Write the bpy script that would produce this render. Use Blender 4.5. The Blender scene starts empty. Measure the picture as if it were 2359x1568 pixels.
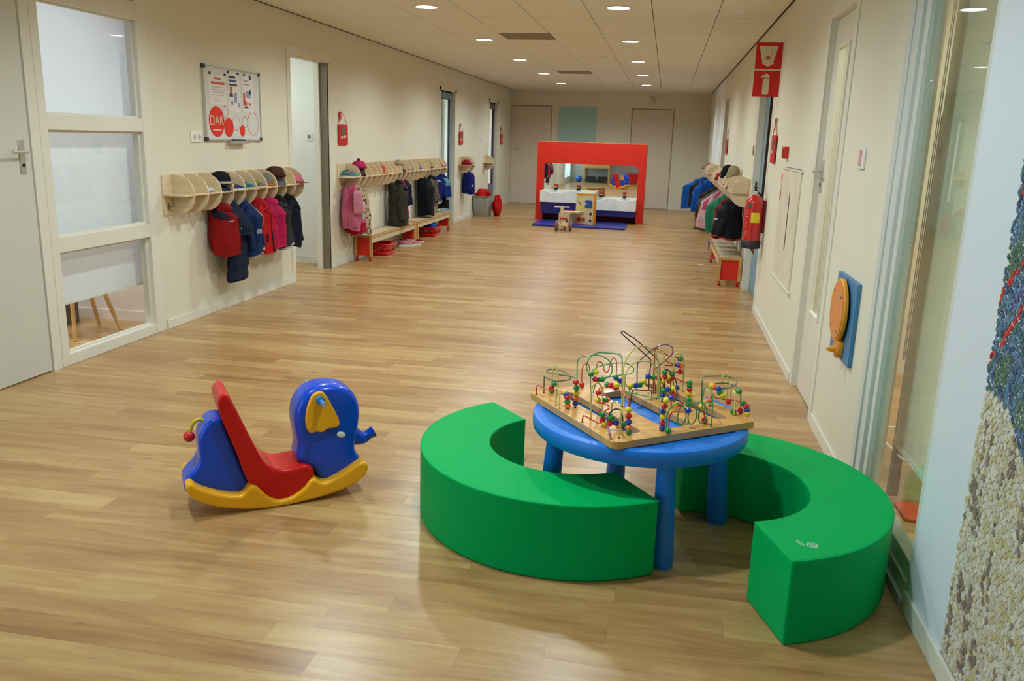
import bpy, bmesh, math, random
from mathutils import Vector, Matrix
random.seed(7)
S = bpy.context.scene
COL = S.collection
PI = math.pi
# ------------------------------------------------------------------ camera
cam = bpy.data.objects.new('camera', bpy.data.cameras.new('camera'))
COL.objects.link(cam)
YAW, PIT, ROL, FPX = .1727, .2375, .0316, 1918.3
cy, sy, cp, sp = math.cos(YAW), math.sin(YAW), math.cos(PIT), math.sin(PIT)
fw = Vector((-sy*cp, cy*cp, -sp)); rt = Vector((cy, sy, 0)); up = rt.cross(fw)
cr, sr = math.cos(ROL), math.sin(ROL)
r2 = rt*cr+up*sr; u2 = -rt*sr+up*cr
m = Matrix((r2, u2, -fw)).transposed().to_4x4(); m.translation = (0, 0, 1.55)
cam.matrix_world = m
cam.data.sensor_width = 36; cam.data.lens = FPX/2359*36; cam.data.clip_start = .02
S.camera = cam
# ------------------------------------------------------------------ world and view
w = bpy.data.worlds.new('world'); S.world = w; w.use_nodes = True
w.node_tree.nodes['Background'].inputs[0].default_value = (.62, .76, 1, 1)
w.node_tree.nodes['Background'].inputs[1].default_value = 1.0
vs = S.view_settings; vs.view_transform = 'Standard'; vs.look = 'None'; vs.gamma = 1; vs.use_curve_mapping = False
vs.exposure = -0.02
SPOT_W = 106.0
WARM = (.88, 1.0, 1.02)
DAY = (.50, .82, 1.0)
def area(name, loc, rot, sx, sy_, power, col):
    l = bpy.data.lights.new(name, 'AREA'); l.shape = 'RECTANGLE'; l.size = sx; l.size_y = sy_; l.energy = power; l.color = col
    o = bpy.data.objects.new(name, l); COL.objects.link(o); o.location = loc; o.rotation_euler = rot; return o
area('daylight_window', (-4.05, .0, 1.35), (0, -PI/2, 0), 2.2, 2.0, 66, DAY)          # daylight outside the window left of the camera
area('play_room_light', (-4.9, 4.8, 2.55), (0, 0, 0), 1.2, 1.6, 60, (.86, .93, 1))
area('store_room_light', (-4.9, 8.3, 2.55), (0, 0, 0), 1.2, 1.4, 26, (.90, 1, .95))
area('group_room_light', (-5.3, 16.5, 2.55), (0, 0, 0), 1.6, 5, 150, (.86, .96, 1))
area('side_room_light', (1.9, 4.3, 2.6), (0, 0, 0), .8, 2.2, 46, (1, .96, .86))
# ------------------------------------------------------------------ materials
def lin(c):
    return tuple((v/255/12.92 if v/255 <= .04045 else ((v/255+.055)/1.055)**2.4) for v in c)
_M = {}
def mat(name, rgb, rough=.6, noise=.06, scale=6, bump=0, bscale=60, metal=0, coat=0, spec=.5, stretch=None, rgb2=None, sheen=0):
    if name in _M: return _M[name]
    M = bpy.data.materials.new(name); M.use_nodes = True; nt = M.node_tree; b = nt.nodes['Principled BSDF']; _M[name] = M
    b.inputs['Roughness'].default_value = rough; b.inputs['Metallic'].default_value = metal
    b.inputs['Coat Weight'].default_value = coat; b.inputs['Specular IOR Level'].default_value = spec
    b.inputs['Sheen Weight'].default_value = sheen
    tc = nt.nodes.new('ShaderNodeTexCoord'); mp = nt.nodes.new('ShaderNodeMapping'); nt.links.new(tc.outputs['Object'], mp.inputs[0])
    if stretch: mp.inputs['Scale'].default_value = stretch
    n = nt.nodes.new('ShaderNodeTexNoise'); n.inputs['Scale'].default_value = scale; n.inputs['Detail'].default_value = 5
    nt.links.new(mp.outputs[0], n.inputs['Vector'])
    c = lin(rgb); c2 = lin(rgb2) if rgb2 else tuple(v*(1-noise*2.2) for v in c)
    rp = nt.nodes.new('ShaderNodeValToRGB'); rp.color_ramp.elements[0].position = .35; rp.color_ramp.elements[1].position = .65
    rp.color_ramp.elements[0].color = (*c2, 1); rp.color_ramp.elements[1].color = (*c, 1)
    nt.links.new(n.outputs[0], rp.inputs[0]); nt.links.new(rp.outputs[0], b.inputs['Base Color'])
    if bump:
        n2 = nt.nodes.new('ShaderNodeTexNoise'); n2.inputs['Scale'].default_value = bscale; n2.inputs['Detail'].default_value = 3
        nt.links.new(tc.outputs['Object'], n2.inputs['Vector'])
        bp = nt.nodes.new('ShaderNodeBump'); bp.inputs['Strength'].default_value = bump; bp.inputs['Distance'].default_value = .01
        nt.links.new(n2.outputs[0], bp.inputs['Height']); nt.links.new(bp.outputs[0], b.inputs['Normal'])
    return M
def glass(name, tint=(1, 1, 1), gloss=.10, rough=0.0):
    M = bpy.data.materials.new(name); M.use_nodes = True; nt = M.node_tree; nt.nodes.clear(); _M[name] = M
    o = nt.nodes.new('ShaderNodeOutputMaterial'); mx = nt.nodes.new('ShaderNodeMixShader'); t = nt.nodes.new('ShaderNodeBsdfTransparent'); g = nt.nodes.new('ShaderNodeBsdfGlossy')
    lw = nt.nodes.new('ShaderNodeLayerWeight'); f = nt.nodes.new('ShaderNodeMath'); f.operation = 'POWER'; f.inputs[1].default_value = 5; nt.links.new(lw.outputs['Facing'], f.inputs[0])
    t.inputs[0].default_value = (*tint, 1); g.inputs['Roughness'].default_value = rough
    ad = nt.nodes.new('ShaderNodeMath'); ad.operation = 'MULTIPLY_ADD'; ad.inputs[1].default_value = .5; ad.inputs[2].default_value = gloss; ad.use_clamp = True
    nt.links.new(f.outputs[0], ad.inputs[0]); nt.links.new(ad.outputs[0], mx.inputs[0])
    nt.links.new(t.outputs[0], mx.inputs[1]); nt.links.new(g.outputs[0], mx.inputs[2]); nt.links.new(mx.outputs[0], o.inputs[0])
    return M
def emit(name, rgb, s):
    M = bpy.data.materials.new(name); M.use_nodes = True; b = M.node_tree.nodes['Principled BSDF']; _M[name] = M
    b.inputs['Base Color'].default_value = (*rgb, 1); b.inputs['Emission Color'].default_value = (*rgb, 1); b.inputs['Emission Strength'].default_value = s
    return M
WALL = mat('wall_paint', (222, 217, 198), .75, .01, 3, .05, 180)
WALLC = mat('wall_paint_cool', (236, 238, 236), .6, .01, 3, .04, 160)
CEIL = mat('ceiling_tile_mineral', (236, 234, 224), .9, .03, 30, .25, 300)
FRAME = mat('frame_paint', (224, 221, 208), .4, .01, 4)
DOORP = mat('door_paint', (222, 216, 202), .45, .015, 2)
DOORG = mat('door_laminate_grey', (206, 206, 194), .5, .015, 2)
SHADOWGAP = mat('shadow_gap_black', (60, 54, 40), .8)
GREY = mat('grey_steel', (150, 150, 146), .35, .03, 8, metal=.7)
STEEL = mat('brushed_steel', (206, 204, 196), .38, .03, 20, metal=.75)
BLACK = mat('black_plastic', (22, 22, 24), .45)
WHITE = mat('white_plastic', (238, 238, 232), .35)
REDP = mat('red_paint', (222, 34, 8), .5, .03)
REDPL = mat('red_plastic', (206, 14, 12), .3, .02, coat=.3)
BLUEDR = mat('blue_door_paint', (120, 158, 176), .45)
PURPDR = mat('violet_door_paint', (112, 114, 142), .45)
DKBROWN = mat('dark_brown_rubber', (64, 34, 26), .5)
GLASS = glass('clear_glass', (.98, 1, .99), .05)
GLASSR = glass('glass_greenish', (.95, .99, .965), .075)
BIRCH = mat('birch_plywood', (224, 204, 170), .5, .05, 3, stretch=(1, 1, 9), rgb2=(212, 190, 154))
BEECH = mat('beech_edge', (208, 164, 98), .45, .06, 4, stretch=(2, 9, 2), rgb2=(190, 144, 80))
LAM = mat('pale_laminate', (205, 186, 156), .5, .03)
# ------------------------------------------------------------------ mesh helpers
class MB:
    def __init__(s): s.v = []; s.f = []
    def add(s, vs, fs, M=None):
        k = len(s.v)
        if M is not None: vs = [tuple(M @ Vector(p)) for p in vs]
        s.v += [tuple(p) for p in vs]; s.f += [tuple(i+k for i in f) for f in fs]; return s
    def box(s, x0, x1, y0, y1, z0, z1, M=None):
        vs = [(x, y, z) for z in (z0, z1) for y in (y0, y1) for x in (x0, x1)]
        return s.add(vs, [(0, 2, 3, 1), (4, 5, 7, 6), (0, 1, 5, 4), (2, 6, 7, 3), (0, 4, 6, 2), (1, 3, 7, 5)], M)
    def prism(s, poly, a0, a1, axis='y', M=None):
        n = len(poly)
        def P(p, a):
            return (p[0], a, p[1]) if axis == 'y' else ((a, p[0], p[1]) if axis == 'x' else (p[0], p[1], a))
        vs = [P(p, a0) for p in poly]+[P(p, a1) for p in poly]
        fs = [tuple(range(n)), tuple(range(2*n-1, n-1, -1))]+[(i, i+n, (i+1) % n+n, (i+1) % n) for i in range(n)]
        return s.add(vs, fs, M)
    def tube(s, pts, r, n=8, caps=True, M=None):
        pts = [Vector(p) for p in pts]; k = len(pts)
        rs = r if isinstance(r, (list, tuple)) else [r]*k
        vs = []; prev = None
        for i, p in enumerate(pts):
            t = (pts[min(i+1, k-1)]-pts[max(i-1, 0)])
            if t.length < 1e-9: t = Vector((0, 0, 1))
            t.normalize()
            if prev is None:
                a = Vector((0, 0, 1)) if abs(t.z) < .9 else Vector((1, 0, 0)); u = t.cross(a).normalized()
            else:
                u = (prev-t*prev.dot(t))
                u = u.normalized() if u.length > 1e-6 else t.orthogonal().normalized()
            prev = u; v = t.cross(u)
            rr = rs[i]
            ra, rb = rr if isinstance(rr, tuple) else (rr, rr)
            vs += [tuple(p+u*ra*math.cos(2*PI*j/n)+v*rb*math.sin(2*PI*j/n)) for j in range(n)]
        fs = [(i*n+j, i*n+(j+1) % n, (i+1)*n+(j+1) % n, (i+1)*n+j) for i in range(k-1) for j in range(n)]
        if caps: fs += [tuple(range(n-1, -1, -1)), tuple(range((k-1)*n, k*n))]
        return s.add(vs, fs, M)
    def lathe(s, prof, n=24, M=None, axis=(0, 0)):
        k = len(prof); vs = [(axis[0]+r*math.cos(2*PI*j/n), axis[1]+r*math.sin(2*PI*j/n), z) for r, z in prof for j in range(n)]
        fs = [(i*n+j, i*n+(j+1) % n, (i+1)*n+(j+1) % n, (i+1)*n+j) for i in range(k-1) for j in range(n)]
        if prof[0][0] > 1e-5: fs.append(tuple(range(n-1, -1, -1)))
        if prof[-1][0] > 1e-5: fs.append(tuple(range((k-1)*n, k*n)))
        return s.add(vs, fs, M)
    def ball(s, c, r, n=14, m_=9, M=None):
        rx, ry, rz = r if isinstance(r, tuple) else (r, r, r); vs = []
        for i in range(m_+1):
            a = PI*i/m_
            for j in range(n):
                b = 2*PI*j/n; vs.append((c[0]+rx*math.sin(a)*math.cos(b), c[1]+ry*math.sin(a)*math.sin(b), c[2]-rz*math.cos(a)))
        fs = [(i*n+j, i*n+(j+1) % n, (i+1)*n+(j+1) % n, (i+1)*n+j) for i in range(m_) for j in range(n)]
        return s.add(vs, fs, M)
    def mesh(s, name, m, smooth=True, ang=38):
        me = bpy.data.meshes.new(name); me.from_pydata(s.v, [], s.f)
        bm = bmesh.new(); bm.from_mesh(me); bmesh.ops.remove_doubles(bm, verts=bm.verts, dist=1e-6)
        bmesh.ops.recalc_face_normals(bm, faces=bm.faces); bm.to_mesh(me); bm.free()
        if m: me.materials.append(m)
        if smooth:
            me.polygons.foreach_set('use_smooth', [True]*len(me.polygons)); me.set_sharp_from_angle(angle=math.radians(ang))
        return me
    def obj(s, name, m, parent=None, bevel=0, seg=2, **k):
        o = bpy.data.objects.new(name, s.mesh(name, m, **k)); COL.objects.link(o)
        if parent: o.parent = parent
        if bevel:
            b = o.modifiers.new('bevel', 'BEVEL'); b.width = bevel; b.segments = seg; b.limit_method = 'ANGLE'; b.angle_limit = math.radians(42); b.harden_normals = False
        return o
def tag(o, label=None, cat=None, group=None, kind=None):
    if label: o['label'] = label
    if cat: o['category'] = cat
    if group: o['group'] = group
    if kind: o['kind'] = kind
    return o
def thing(name, label, cat, loc=(0, 0, 0), rz=0, group=None):
    o = bpy.data.objects.new(name, None); COL.objects.link(o); o.empty_display_size = .05
    o.location = loc; o.rotation_euler = (0, 0, rz); return tag(o, label, cat, group)
def struct(o): o['kind'] = 'structure'; return o
def copy_tree(o, parent=None):
    c = o.copy(); COL.objects.link(c)
    if parent: c.parent = parent
    for ch in list(o.children): copy_tree(ch, c)
    return c
def B(*a): return MB().box(*a)
def smooth_poly(p, it=2, closed=True):
    for _ in range(it):
        q = []; n = len(p)
        for i in range(n if closed else n-1):
            a, b = p[i], p[(i+1) % n]
            q.append(tuple(a[k]*.75+b[k]*.25 for k in range(len(a)))); q.append(tuple(a[k]*.25+b[k]*.75 for k in range(len(a))))
        if not closed: q = [p[0]]+q+[p[-1]]
        p = q
    return p
def rrect(x0, x1, y0, y1, r, n=5):
    P = []
    for cx, cy_, a in ((x1-r, y1-r, 0), (x0+r, y1-r, PI/2), (x0+r, y0+r, PI), (x1-r, y0+r, 1.5*PI)):
        P += [(cx+r*math.cos(a+i*PI/2/n), cy_+r*math.sin(a+i*PI/2/n)) for i in range(n+1)]
    return P
def text_mesh(s, size, name, m, parent, M, extr=.0006):
    c = bpy.data.curves.new('t', 'FONT'); c.body = s; c.size = size; c.extrude = extr; c.align_x = 'CENTER'; c.align_y = 'CENTER'
    o = bpy.data.objects.new('t', c); COL.objects.link(o); bpy.context.view_layer.update()
    me = bpy.data.meshes.new_from_object(o.evaluated_get(bpy.context.evaluated_depsgraph_get()))
    bpy.data.objects.remove(o); me.transform(M); me.materials.clear(); me.materials.append(m)
    q = bpy.data.objects.new(name, me); COL.objects.link(q); q.parent = parent; return q
XL, XR, ZC, YE, YB = -3.797, .93, 2.706, 20.69, -1.15
T = .12
# ------------------------------------------------------------------ floor: staggered strips running across the corridor
def wood_floor():
    M = bpy.data.materials.new('oak_laminate_planks'); M.use_nodes = True; nt = M.node_tree; b = nt.nodes['Principled BSDF']
    N = nt.nodes.new; L = nt.links.new
    g = N('ShaderNodeNewGeometry'); at = N('ShaderNodeAttribute'); at.attribute_name = 'rnd'; at.attribute_type = 'GEOMETRY'
    mp = N('ShaderNodeMapping'); mp.inputs['Scale'].default_value = (1.1, 9, 1); L(g.outputs['Position'], mp.inputs[0])
    cx = N('ShaderNodeCombineXYZ'); mu = N('ShaderNodeMath'); mu.operation = 'MULTIPLY'; mu.inputs[1].default_value = 37
    L(at.outputs['Fac'], mu.inputs[0]); L(mu.outputs[0], cx.inputs[0]); L(mu.outputs[0], cx.inputs[2]); L(cx.outputs[0], mp.inputs['Location'])
    n1 = N('ShaderNodeTexNoise'); n1.inputs['Scale'].default_value = 1.6; n1.inputs['Detail'].default_value = 7; n1.inputs['Distortion'].default_value = .7; n1.inputs['Roughness'].default_value = .62; L(mp.outputs[0], n1.inputs['Vector'])
    r1 = N('ShaderNodeValToRGB'); e = r1.color_ramp.elements
    e[0].position = .22; e[0].color = (*lin((148, 104, 62)), 1); e[1].position = .78; e[1].color = (*lin((202, 168, 112)), 1)
    k = r1.color_ramp.elements.new(.5); k.color = (*lin((178, 138, 88)), 1)
    ad = N('ShaderNodeMath'); ad.operation = 'MULTIPLY_ADD'; ad.inputs[1].default_value = .26; L(at.outputs['Fac'], ad.inputs[0])
    sb = N('ShaderNodeMath'); sb.operation = 'SUBTRACT'; sb.inputs[1].default_value = .13; L(n1.outputs[0], sb.inputs[0]); L(sb.outputs[0], ad.inputs[2]); L(ad.outputs[0], r1.inputs[0])
    # darker knots
    n2 = N('ShaderNodeTexNoise'); n2.inputs['Scale'].default_value = 2.2; n2.inputs['Detail'].default_value = 3
    mp2 = N('ShaderNodeMapping'); mp2.inputs['Scale'].default_value = (2.2, 9, 1); L(g.outputs['Position'], mp2.inputs[0]); L(mp2.outputs[0], n2.inputs['Vector'])
    r2_ = N('ShaderNodeValToRGB'); r2_.color_ramp.elements[0].position = .70; r2_.color_ramp.elements[1].position = .80
    L(n2.outputs[0], r2_.inputs[0])
    mx = N('ShaderNodeMix'); mx.data_type = 'RGBA'; L(r2_.outputs[0], mx.inputs[0]); L(r1.outputs[0], mx.inputs[6]); mx.inputs[7].default_value = (*lin((132, 94, 62)), 1)
    L(mx.outputs[2], b.inputs['Base Color']); b.inputs['Roughness'].default_value = .30; b.inputs['Specular IOR Level'].default_value = .5
    bp = N('ShaderNodeBump'); bp.inputs['Strength'].default_value = .06; bp.inputs['Distance'].default_value = .003; L(n1.outputs[0], bp.inputs['Height']); L(bp.outputs[0], b.inputs['Normal'])
    fl = struct(B(-6.3, 3.2, -1.9, 21, -.06, -.004).obj('floor', mat('floor_substrate', (110, 84, 58), .8)))
    W = .1205; planks = []
    j0 = int((-1.7-2.49)/W); j1 = int((20.8-2.49)/W)
    for j in range(j0, j1+1):
        y = 2.49+j*W; x = -6.2+random.uniform(-.9, 0)
        while x < 3.1:
            l = random.uniform(.55, 1.5); planks.append((max(x, -6.2), min(x+l, 3.1), y, y+W)); x += l
    def dist(p):
        cx_, cy_ = (p[0]+p[1])/2, (p[2]+p[3])/2
        vis = (cx_ > XL-.2 and cx_ < XR+.2 and cy_ > 1.7 and cx_ > -.95*cy_-.6)
        return (0 if vis else 100)+cy_
    planks.sort(key=dist)
    g_ = .0002
    def pm(mb, p): mb.box(p[0]+g_, p[1]-g_, p[2]+g_, p[3]-g_, -.004, 0)
    for p in planks[:298]:
        mb = MB(); pm(mb, p); me = mb.mesh('plank', M, smooth=False)
        a = me.attributes.new('rnd', 'FLOAT', 'FACE'); v = random.random(); a.data.foreach_set('value', [v]*6)
        o = bpy.data.objects.new('plank', me); COL.objects.link(o); o.parent = fl
    mb = MB()
    for p in planks[298:]: pm(mb, p)
    me = bpy.data.meshes.new('planks_beyond'); me.from_pydata(mb.v, [], mb.f); me.materials.append(M)
    a = me.attributes.new('rnd', 'FLOAT', 'FACE'); vals = []
    for p in planks[298:]: vals += [random.random()]*6
    a.data.foreach_set('value', vals)
    o = bpy.data.objects.new('planks_beyond', me); COL.objects.link(o); o.parent = fl; o['kind'] = 'stuff'
wood_floor()
# ------------------------------------------------------------------ walls with openings
def wall_x(name, x0, x1, y0, y1, ops, m=WALL):
    """slab between x0 and x1; ops = (ya, yb, za, zb) sorted by ya"""
    mb = MB(); y = y0
    for ya, yb, za, zb in ops:
        if ya > y: mb.box(x0, x1, y, ya, 0, ZC)
        if za > 0: mb.box(x0, x1, ya, yb, 0, za)
        if zb < ZC: mb.box(x0, x1, ya, yb, zb, ZC)
        y = yb
    if y1 > y: mb.box(x0, x1, y, y1, 0, ZC)
    return struct(mb.obj(name, m, smooth=False))
wall_x('wall_left', XL-T, XL, YB, YE, [(-.95, 1.0, .15, 2.45), (3.4, 4.62, 0, 2.36), (4.66, 5.83, 0, ZC), (8.25, 9.20, 0, 2.30), (14.08, 15.06, 0, 2.31), (18.06, 18.96, 0, 2.30)])
wall_x('wall_right', XR, XR+T, YB, YE, [(2.80, 3.74, 0, ZC), (4.87, 5.64, 0, 2.33), (8.24, 9.46, 0, 2.30), (14.35, 15.3, 0, 2.30), (18.45, 19.3, 0, 2.30)])
struct(B(XL, XR, YE, YE+T, 0, ZC).obj('wall_end', WALL, smooth=False))
struct(B(XL-T, XR+T, YB-T, YB, 0, ZC).obj('wall_back', mat('wall_paint_grey', (176, 172, 164), .7), smooth=False))
# right pillar beside the mosaic, white with daylight's blue cast put into its colour
struct(B(XR-.004, XR, 2.449, 2.80, .0, ZC-.02).obj('trim_2', mat('pillar_daylit_white', (214, 224, 232), .45, .005), smooth=False))
# side rooms
def room(tagname, x0, x1, y0, y1, m, skip):
    walls = {'west': (x0-.1, x0, y0, y1), 'east': (x1, x1+.1, y0, y1), 'south': (x0, x1, y0-.1, y0), 'north': (x0, x1, y1, y1+.1)}
    for k, q in walls.items():
        if k in skip: continue
        struct(B(q[0], q[1], q[2], q[3], 0, ZC).obj('wall_'+tagname+'_'+k, m, smooth=False))
XO = XL-T
PINK = mat('play_room_paint', (226, 212, 200), .7)
room('play_room', -6.1, XO, 3.0, 6.05, PINK, ('east',))
room('store_room', -6.1, XO, 6.9, 9.52, WALLC, ('east',))
room('group_room', -6.1, XO, 12.6, 20.4, WALLC, ('east',))
room('side_room', XR+T, 3.0, 2.45, 6.2, WALL, ('west',))
for i, (a, b_) in enumerate(((-4.9, -4.1),)):
    pass
# baseboards
def base_x(name, x, out, segs, m=FRAME, h=.07, t=.012):
    mb = MB()
    for a, b_ in segs: mb.box(min(x, x+out*t), max(x, x+out*t), a, b_, 0, h)
    struct(mb.obj(name, m, bevel=.002))
base_x('baseboard_left', XL, 1, [(YB, -.98), (1.03, 3.35), (5.86, 8.17), (9.29, 14.02), (15.12, 18.0), (19.02, YE)])
base_x('baseboard_right', XR, -1, [(5.70, 8.14), (3.78, 4.81), (9.56, 14.3), (15.36, 18.4), (19.36, YE)])
base_x('baseboard_pillar', XR-.004, -1, [(YB, 2.80)], h=.075, t=.012)
struct(MB().box(-2.79, -.92, YE-.012, YE, 0, .07).box(.13, XR-.012, YE-.012, YE, 0, .07).obj('baseboard_end', FRAME, bevel=.002))
struct(MB().box(-6.1, XO, 9.508, 9.52, 0, .08).obj('baseboard_store_room', WHITE))
struct(MB().box(-6.1, XO, 6.038, 6.05, 0, .08).obj('baseboard_play_room', PINK))
# ------------------------------------------------------------------ ceiling of tiles
ceil = struct(B(-6.3, 3.2, YB-.2, 21, ZC+.03, ZC+.12).obj('ceiling', mat('ceiling_void', (90, 82, 66), .9), smooth=False))
struct(MB().box(XL-.0, XL+.012, YB, YE, ZC-.004, ZC+.03).box(XR-.012, XR, YB, YE, ZC-.004, ZC+.03).obj('trim_1', SHADOWGAP, smooth=False))
struct(MB().box(-6.2, XO, 3, 20.5, ZC-.001, ZC+.02).box(XR+T, 3.1, 2.4, 6.2, ZC-.001, ZC+.02).obj('ceiling_side_rooms', WALLC, smooth=False))
cols = [XL+.013]+[-3.73+.585*k for k in range(8)]+[XR-.013]
DY = 1.265; rows = [8.51+DY*k for k in range(-8, 10)]; rows = [YB]+[r for r in rows if r > YB+.1]+[YE]
lampx = (-2.27, -.513); lampy = [7.88+2.53*k for k in range(-2, 5)]
g = .0036; tcache = {}
def tile_box(w_, h_): return MB().box(-w_/2, w_/2, -h_/2, h_, -.0, .022) if 0 else MB().box(-w_/2, w_/2, -h_/2, h_/2, 0, .022)
def tile_hole(w_, h_, cy_, r):
    mb = MB(); n = 40; x0, x1, y0, y1 = -w_/2, w_/2, -h_/2, h_/2
    angs = sorted([2*PI*i/n for i in range(n)]+[math.atan2(y-cy_, x) % (2*PI) for x in (x0, x1) for y in (y0, y1)])
    O = []; I = []
    for a in angs:
        c, s = math.cos(a), math.sin(a); t = 1e9
        if abs(c) > 1e-9: t = min(t, ((x1 if c > 0 else x0)/c))
        if abs(s) > 1e-9: t = min(t, ((y1-cy_ if s > 0 else y0-cy_)/s))
        O.append((c*t, cy_+s*t)); I.append((c*r, cy_+s*r))
    k = len(angs)
    vs = [(x, y, 0) for x, y in O]+[(x, y, 0) for x, y in I]+[(x, y, .022) for x, y in O]+[(x, y, .022) for x, y in I]
    fs = []
    for i in range(k):
        j = (i+1) % k; fs += [(i, j, k+j, k+i), (i, 2*k+i, 2*k+j, j), (k+i, k+j, 3*k+j, 3*k+i), (2*k+i, 3*k+i, 3*k+j, 2*k+j)]
    return mb.add(vs, fs)
VENTS = [(-1.69, 9.775+.31), (-1.69, 14.83+.31)]
for ci in range(len(cols)-1):
    for ri in range(len(rows)-1):
        xa, xb, ya, yb = cols[ci]+g, cols[ci+1]-g, rows[ri]+.007, rows[ri+1]-.007
        cx_, cy_ = (xa+xb)/2, (ya+yb)/2; w_, h_ = round(xb-xa, 4), round(yb-ya, 4)
        if w_ < .005: continue
        lp = [(lx, ly) for lx in lampx for ly in lampy if xa < lx < xb and ya < ly < yb]
        if any(xa < v[0] < xb and ya < v[1] < yb for v in VENTS):
            ya2 = ya+.60; h_ = round(yb-ya2, 4); cy_ = (ya2+yb)/2
        key = (w_, h_, bool(lp), round(lp[0][1]-cy_, 3) if lp else 0)
        if key not in tcache: tcache[key] = (tile_hole(w_, h_, lp[0][1]-cy_, .098) if lp else tile_box(w_, h_)).mesh('ceiling_tile', CEIL, smooth=False)
        o = bpy.data.objects.new('ceiling_tile', tcache[key]); COL.objects.link(o); o.parent = ceil; o.location = (cx_, cy_, ZC)
# downlights
LAMPE = emit('lamp_glow', (.93, .95, 1), 9.0)
REFL = mat('lamp_reflector', (240, 240, 240), .25, .0, metal=.6)
ring = MB().lathe([(.098, -.001), (.113, -.001), (.115, -.006), (.100, -.008), (.098, -.001)], 32).mesh('trim_ring', WHITE)
can = MB().lathe([(.0975, -.002), (.094, .012), (.088, .024)], 32).mesh('reflector', REFL)
glow = MB().lathe([(.0965, -.003), (.06, -.0045), (0, -.005)], 32).mesh('lamp_disc', LAMPE)
nl = 0
def ordw(i): return ['nearest', 'second', 'third', 'fourth', 'fifth', 'sixth', 'seventh', 'eighth'][i]
vis = [y for y in lampy if y > 7]
for lx in lampx:
    side = 'left' if lx < -1 else 'right'
    for ly in lampy:
        lab = ('round recessed ceiling downlight, %s visible of the %s row' % (ordw(vis.index(ly)), side)) if ly in vis else 'round recessed ceiling downlight of the %s row, out of view, %s from the back wall' % (side, ordw(lampy.index(ly)).replace('nearest', 'first'))
        o = thing('downlight', lab, 'ceiling light', (lx, ly, ZC), 0, 'recessed ceiling downlights')
        for me in (ring, can, glow):
            c = bpy.data.objects.new(me.name, me); COL.objects.link(c); c.parent = o
        l = bpy.data.lights.new('downlight_beam', 'SPOT'); l.energy = SPOT_W; l.color = WARM; l.spot_size = math.radians(161); l.spot_blend = .55; l.shadow_soft_size = .075
        lo = bpy.data.objects.new('downlight_beam', l); COL.objects.link(lo); lo.parent = o; lo.location = (0, 0, -.02)
# ceiling vents
for i, (vx, vy) in enumerate(VENTS):
    t = thing('ceiling_vent', ('square grey ceiling air vent between the nearer downlight rows' if i == 0 else 'square grey ceiling air vent, the one nearer the end wall'), 'vent', (vx-.0, vy-.01, ZC), 0, 'ceiling air vents')
    VM = mat('vent_grey', (150, 138, 116), .6)
    fr = MB().box(-.285, .285, -.285, .285, .012, .02).obj('backing', VM, t)
    MB().box(-.287, .287, -.287, -.26, -.002, .012).box(-.287, .287, .26, .287, -.002, .012).box(-.287, -.26, -.26, .26, -.002, .012).box(.26, .287, -.26, .26, -.002, .012).obj('frame', VM, t)
    for k in range(12):
        y = -.23+k*.042; MB().prism([(y, .011), (y+.004, .011), (y+.022, -.001), (y+.018, -.001)], -.258, .258, 'x').obj('slat', VM, t)
    MB().lathe([(.0, -.006), (.05, -.006), (.06, -.002), (.06, .01)], 20).obj('centre_cap', VM, t)
# small ceiling things
for i, (x, y, lab) in enumerate(((-1.0, 12.35, 'small round ceiling sensor between the two lamp rows'), (.55, 8.0, 'small round ceiling nozzle near the right wall and the nearest lamp'), (-2.9, 13.2, 'small round ceiling sensor left of the left lamp row'))):
    o = MB().lathe([(.035, 0), (.035, -.012), (.02, -.022), (0, -.022)], 16).obj('ceiling_sensor', WHITE); o.location = (x, y, ZC); tag(o, lab, 'sensor')

# ------------------------------------------------------------------ left wall: door_1, window_1
def lever(parent, out, loc, mt=STEEL, dy=-1, label=None):
    """lever handle on an x-facing leaf; out = +1/-1 direction from leaf, dy = direction of the lever"""
    h = MB().box(0, out*.008, -.022, .022, -.11, .09).obj('handle_plate', mt, parent, bevel=.002); h.location = loc
    l = MB().tube([(0, 0, 0), (out*.045, 0, 0), (out*.055, dy*.012, 0), (out*.055, dy*.13, 0)], .009, 10).obj('lever', mt, h); l.location = (0, 0, .02)
    k = MB().tube([(0, 0, 0), (out*.012, 0, 0)], .011, 12).obj('keyhole', BLACK, h); k.location = (0, 0, -.06)
    return h
d1 = struct(B(XL-.045, XL-.004, 3.43, 4.575, .008, 2.33).obj('door_1', DOORG, bevel=.002))
lever(d1, 1, (XL-.004, 4.50, 1.365))
MB().box(XL-.06, XL+.004, 4.583, 4.662, 0, ZC-.03).box(XL-.06, XL+.004, 3.38, 3.425, 0, 2.4).box(XL-.06, XL+.004, 3.38, 4.583, 2.335, 2.40).obj('door_frame', FRAME, d1)
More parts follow.
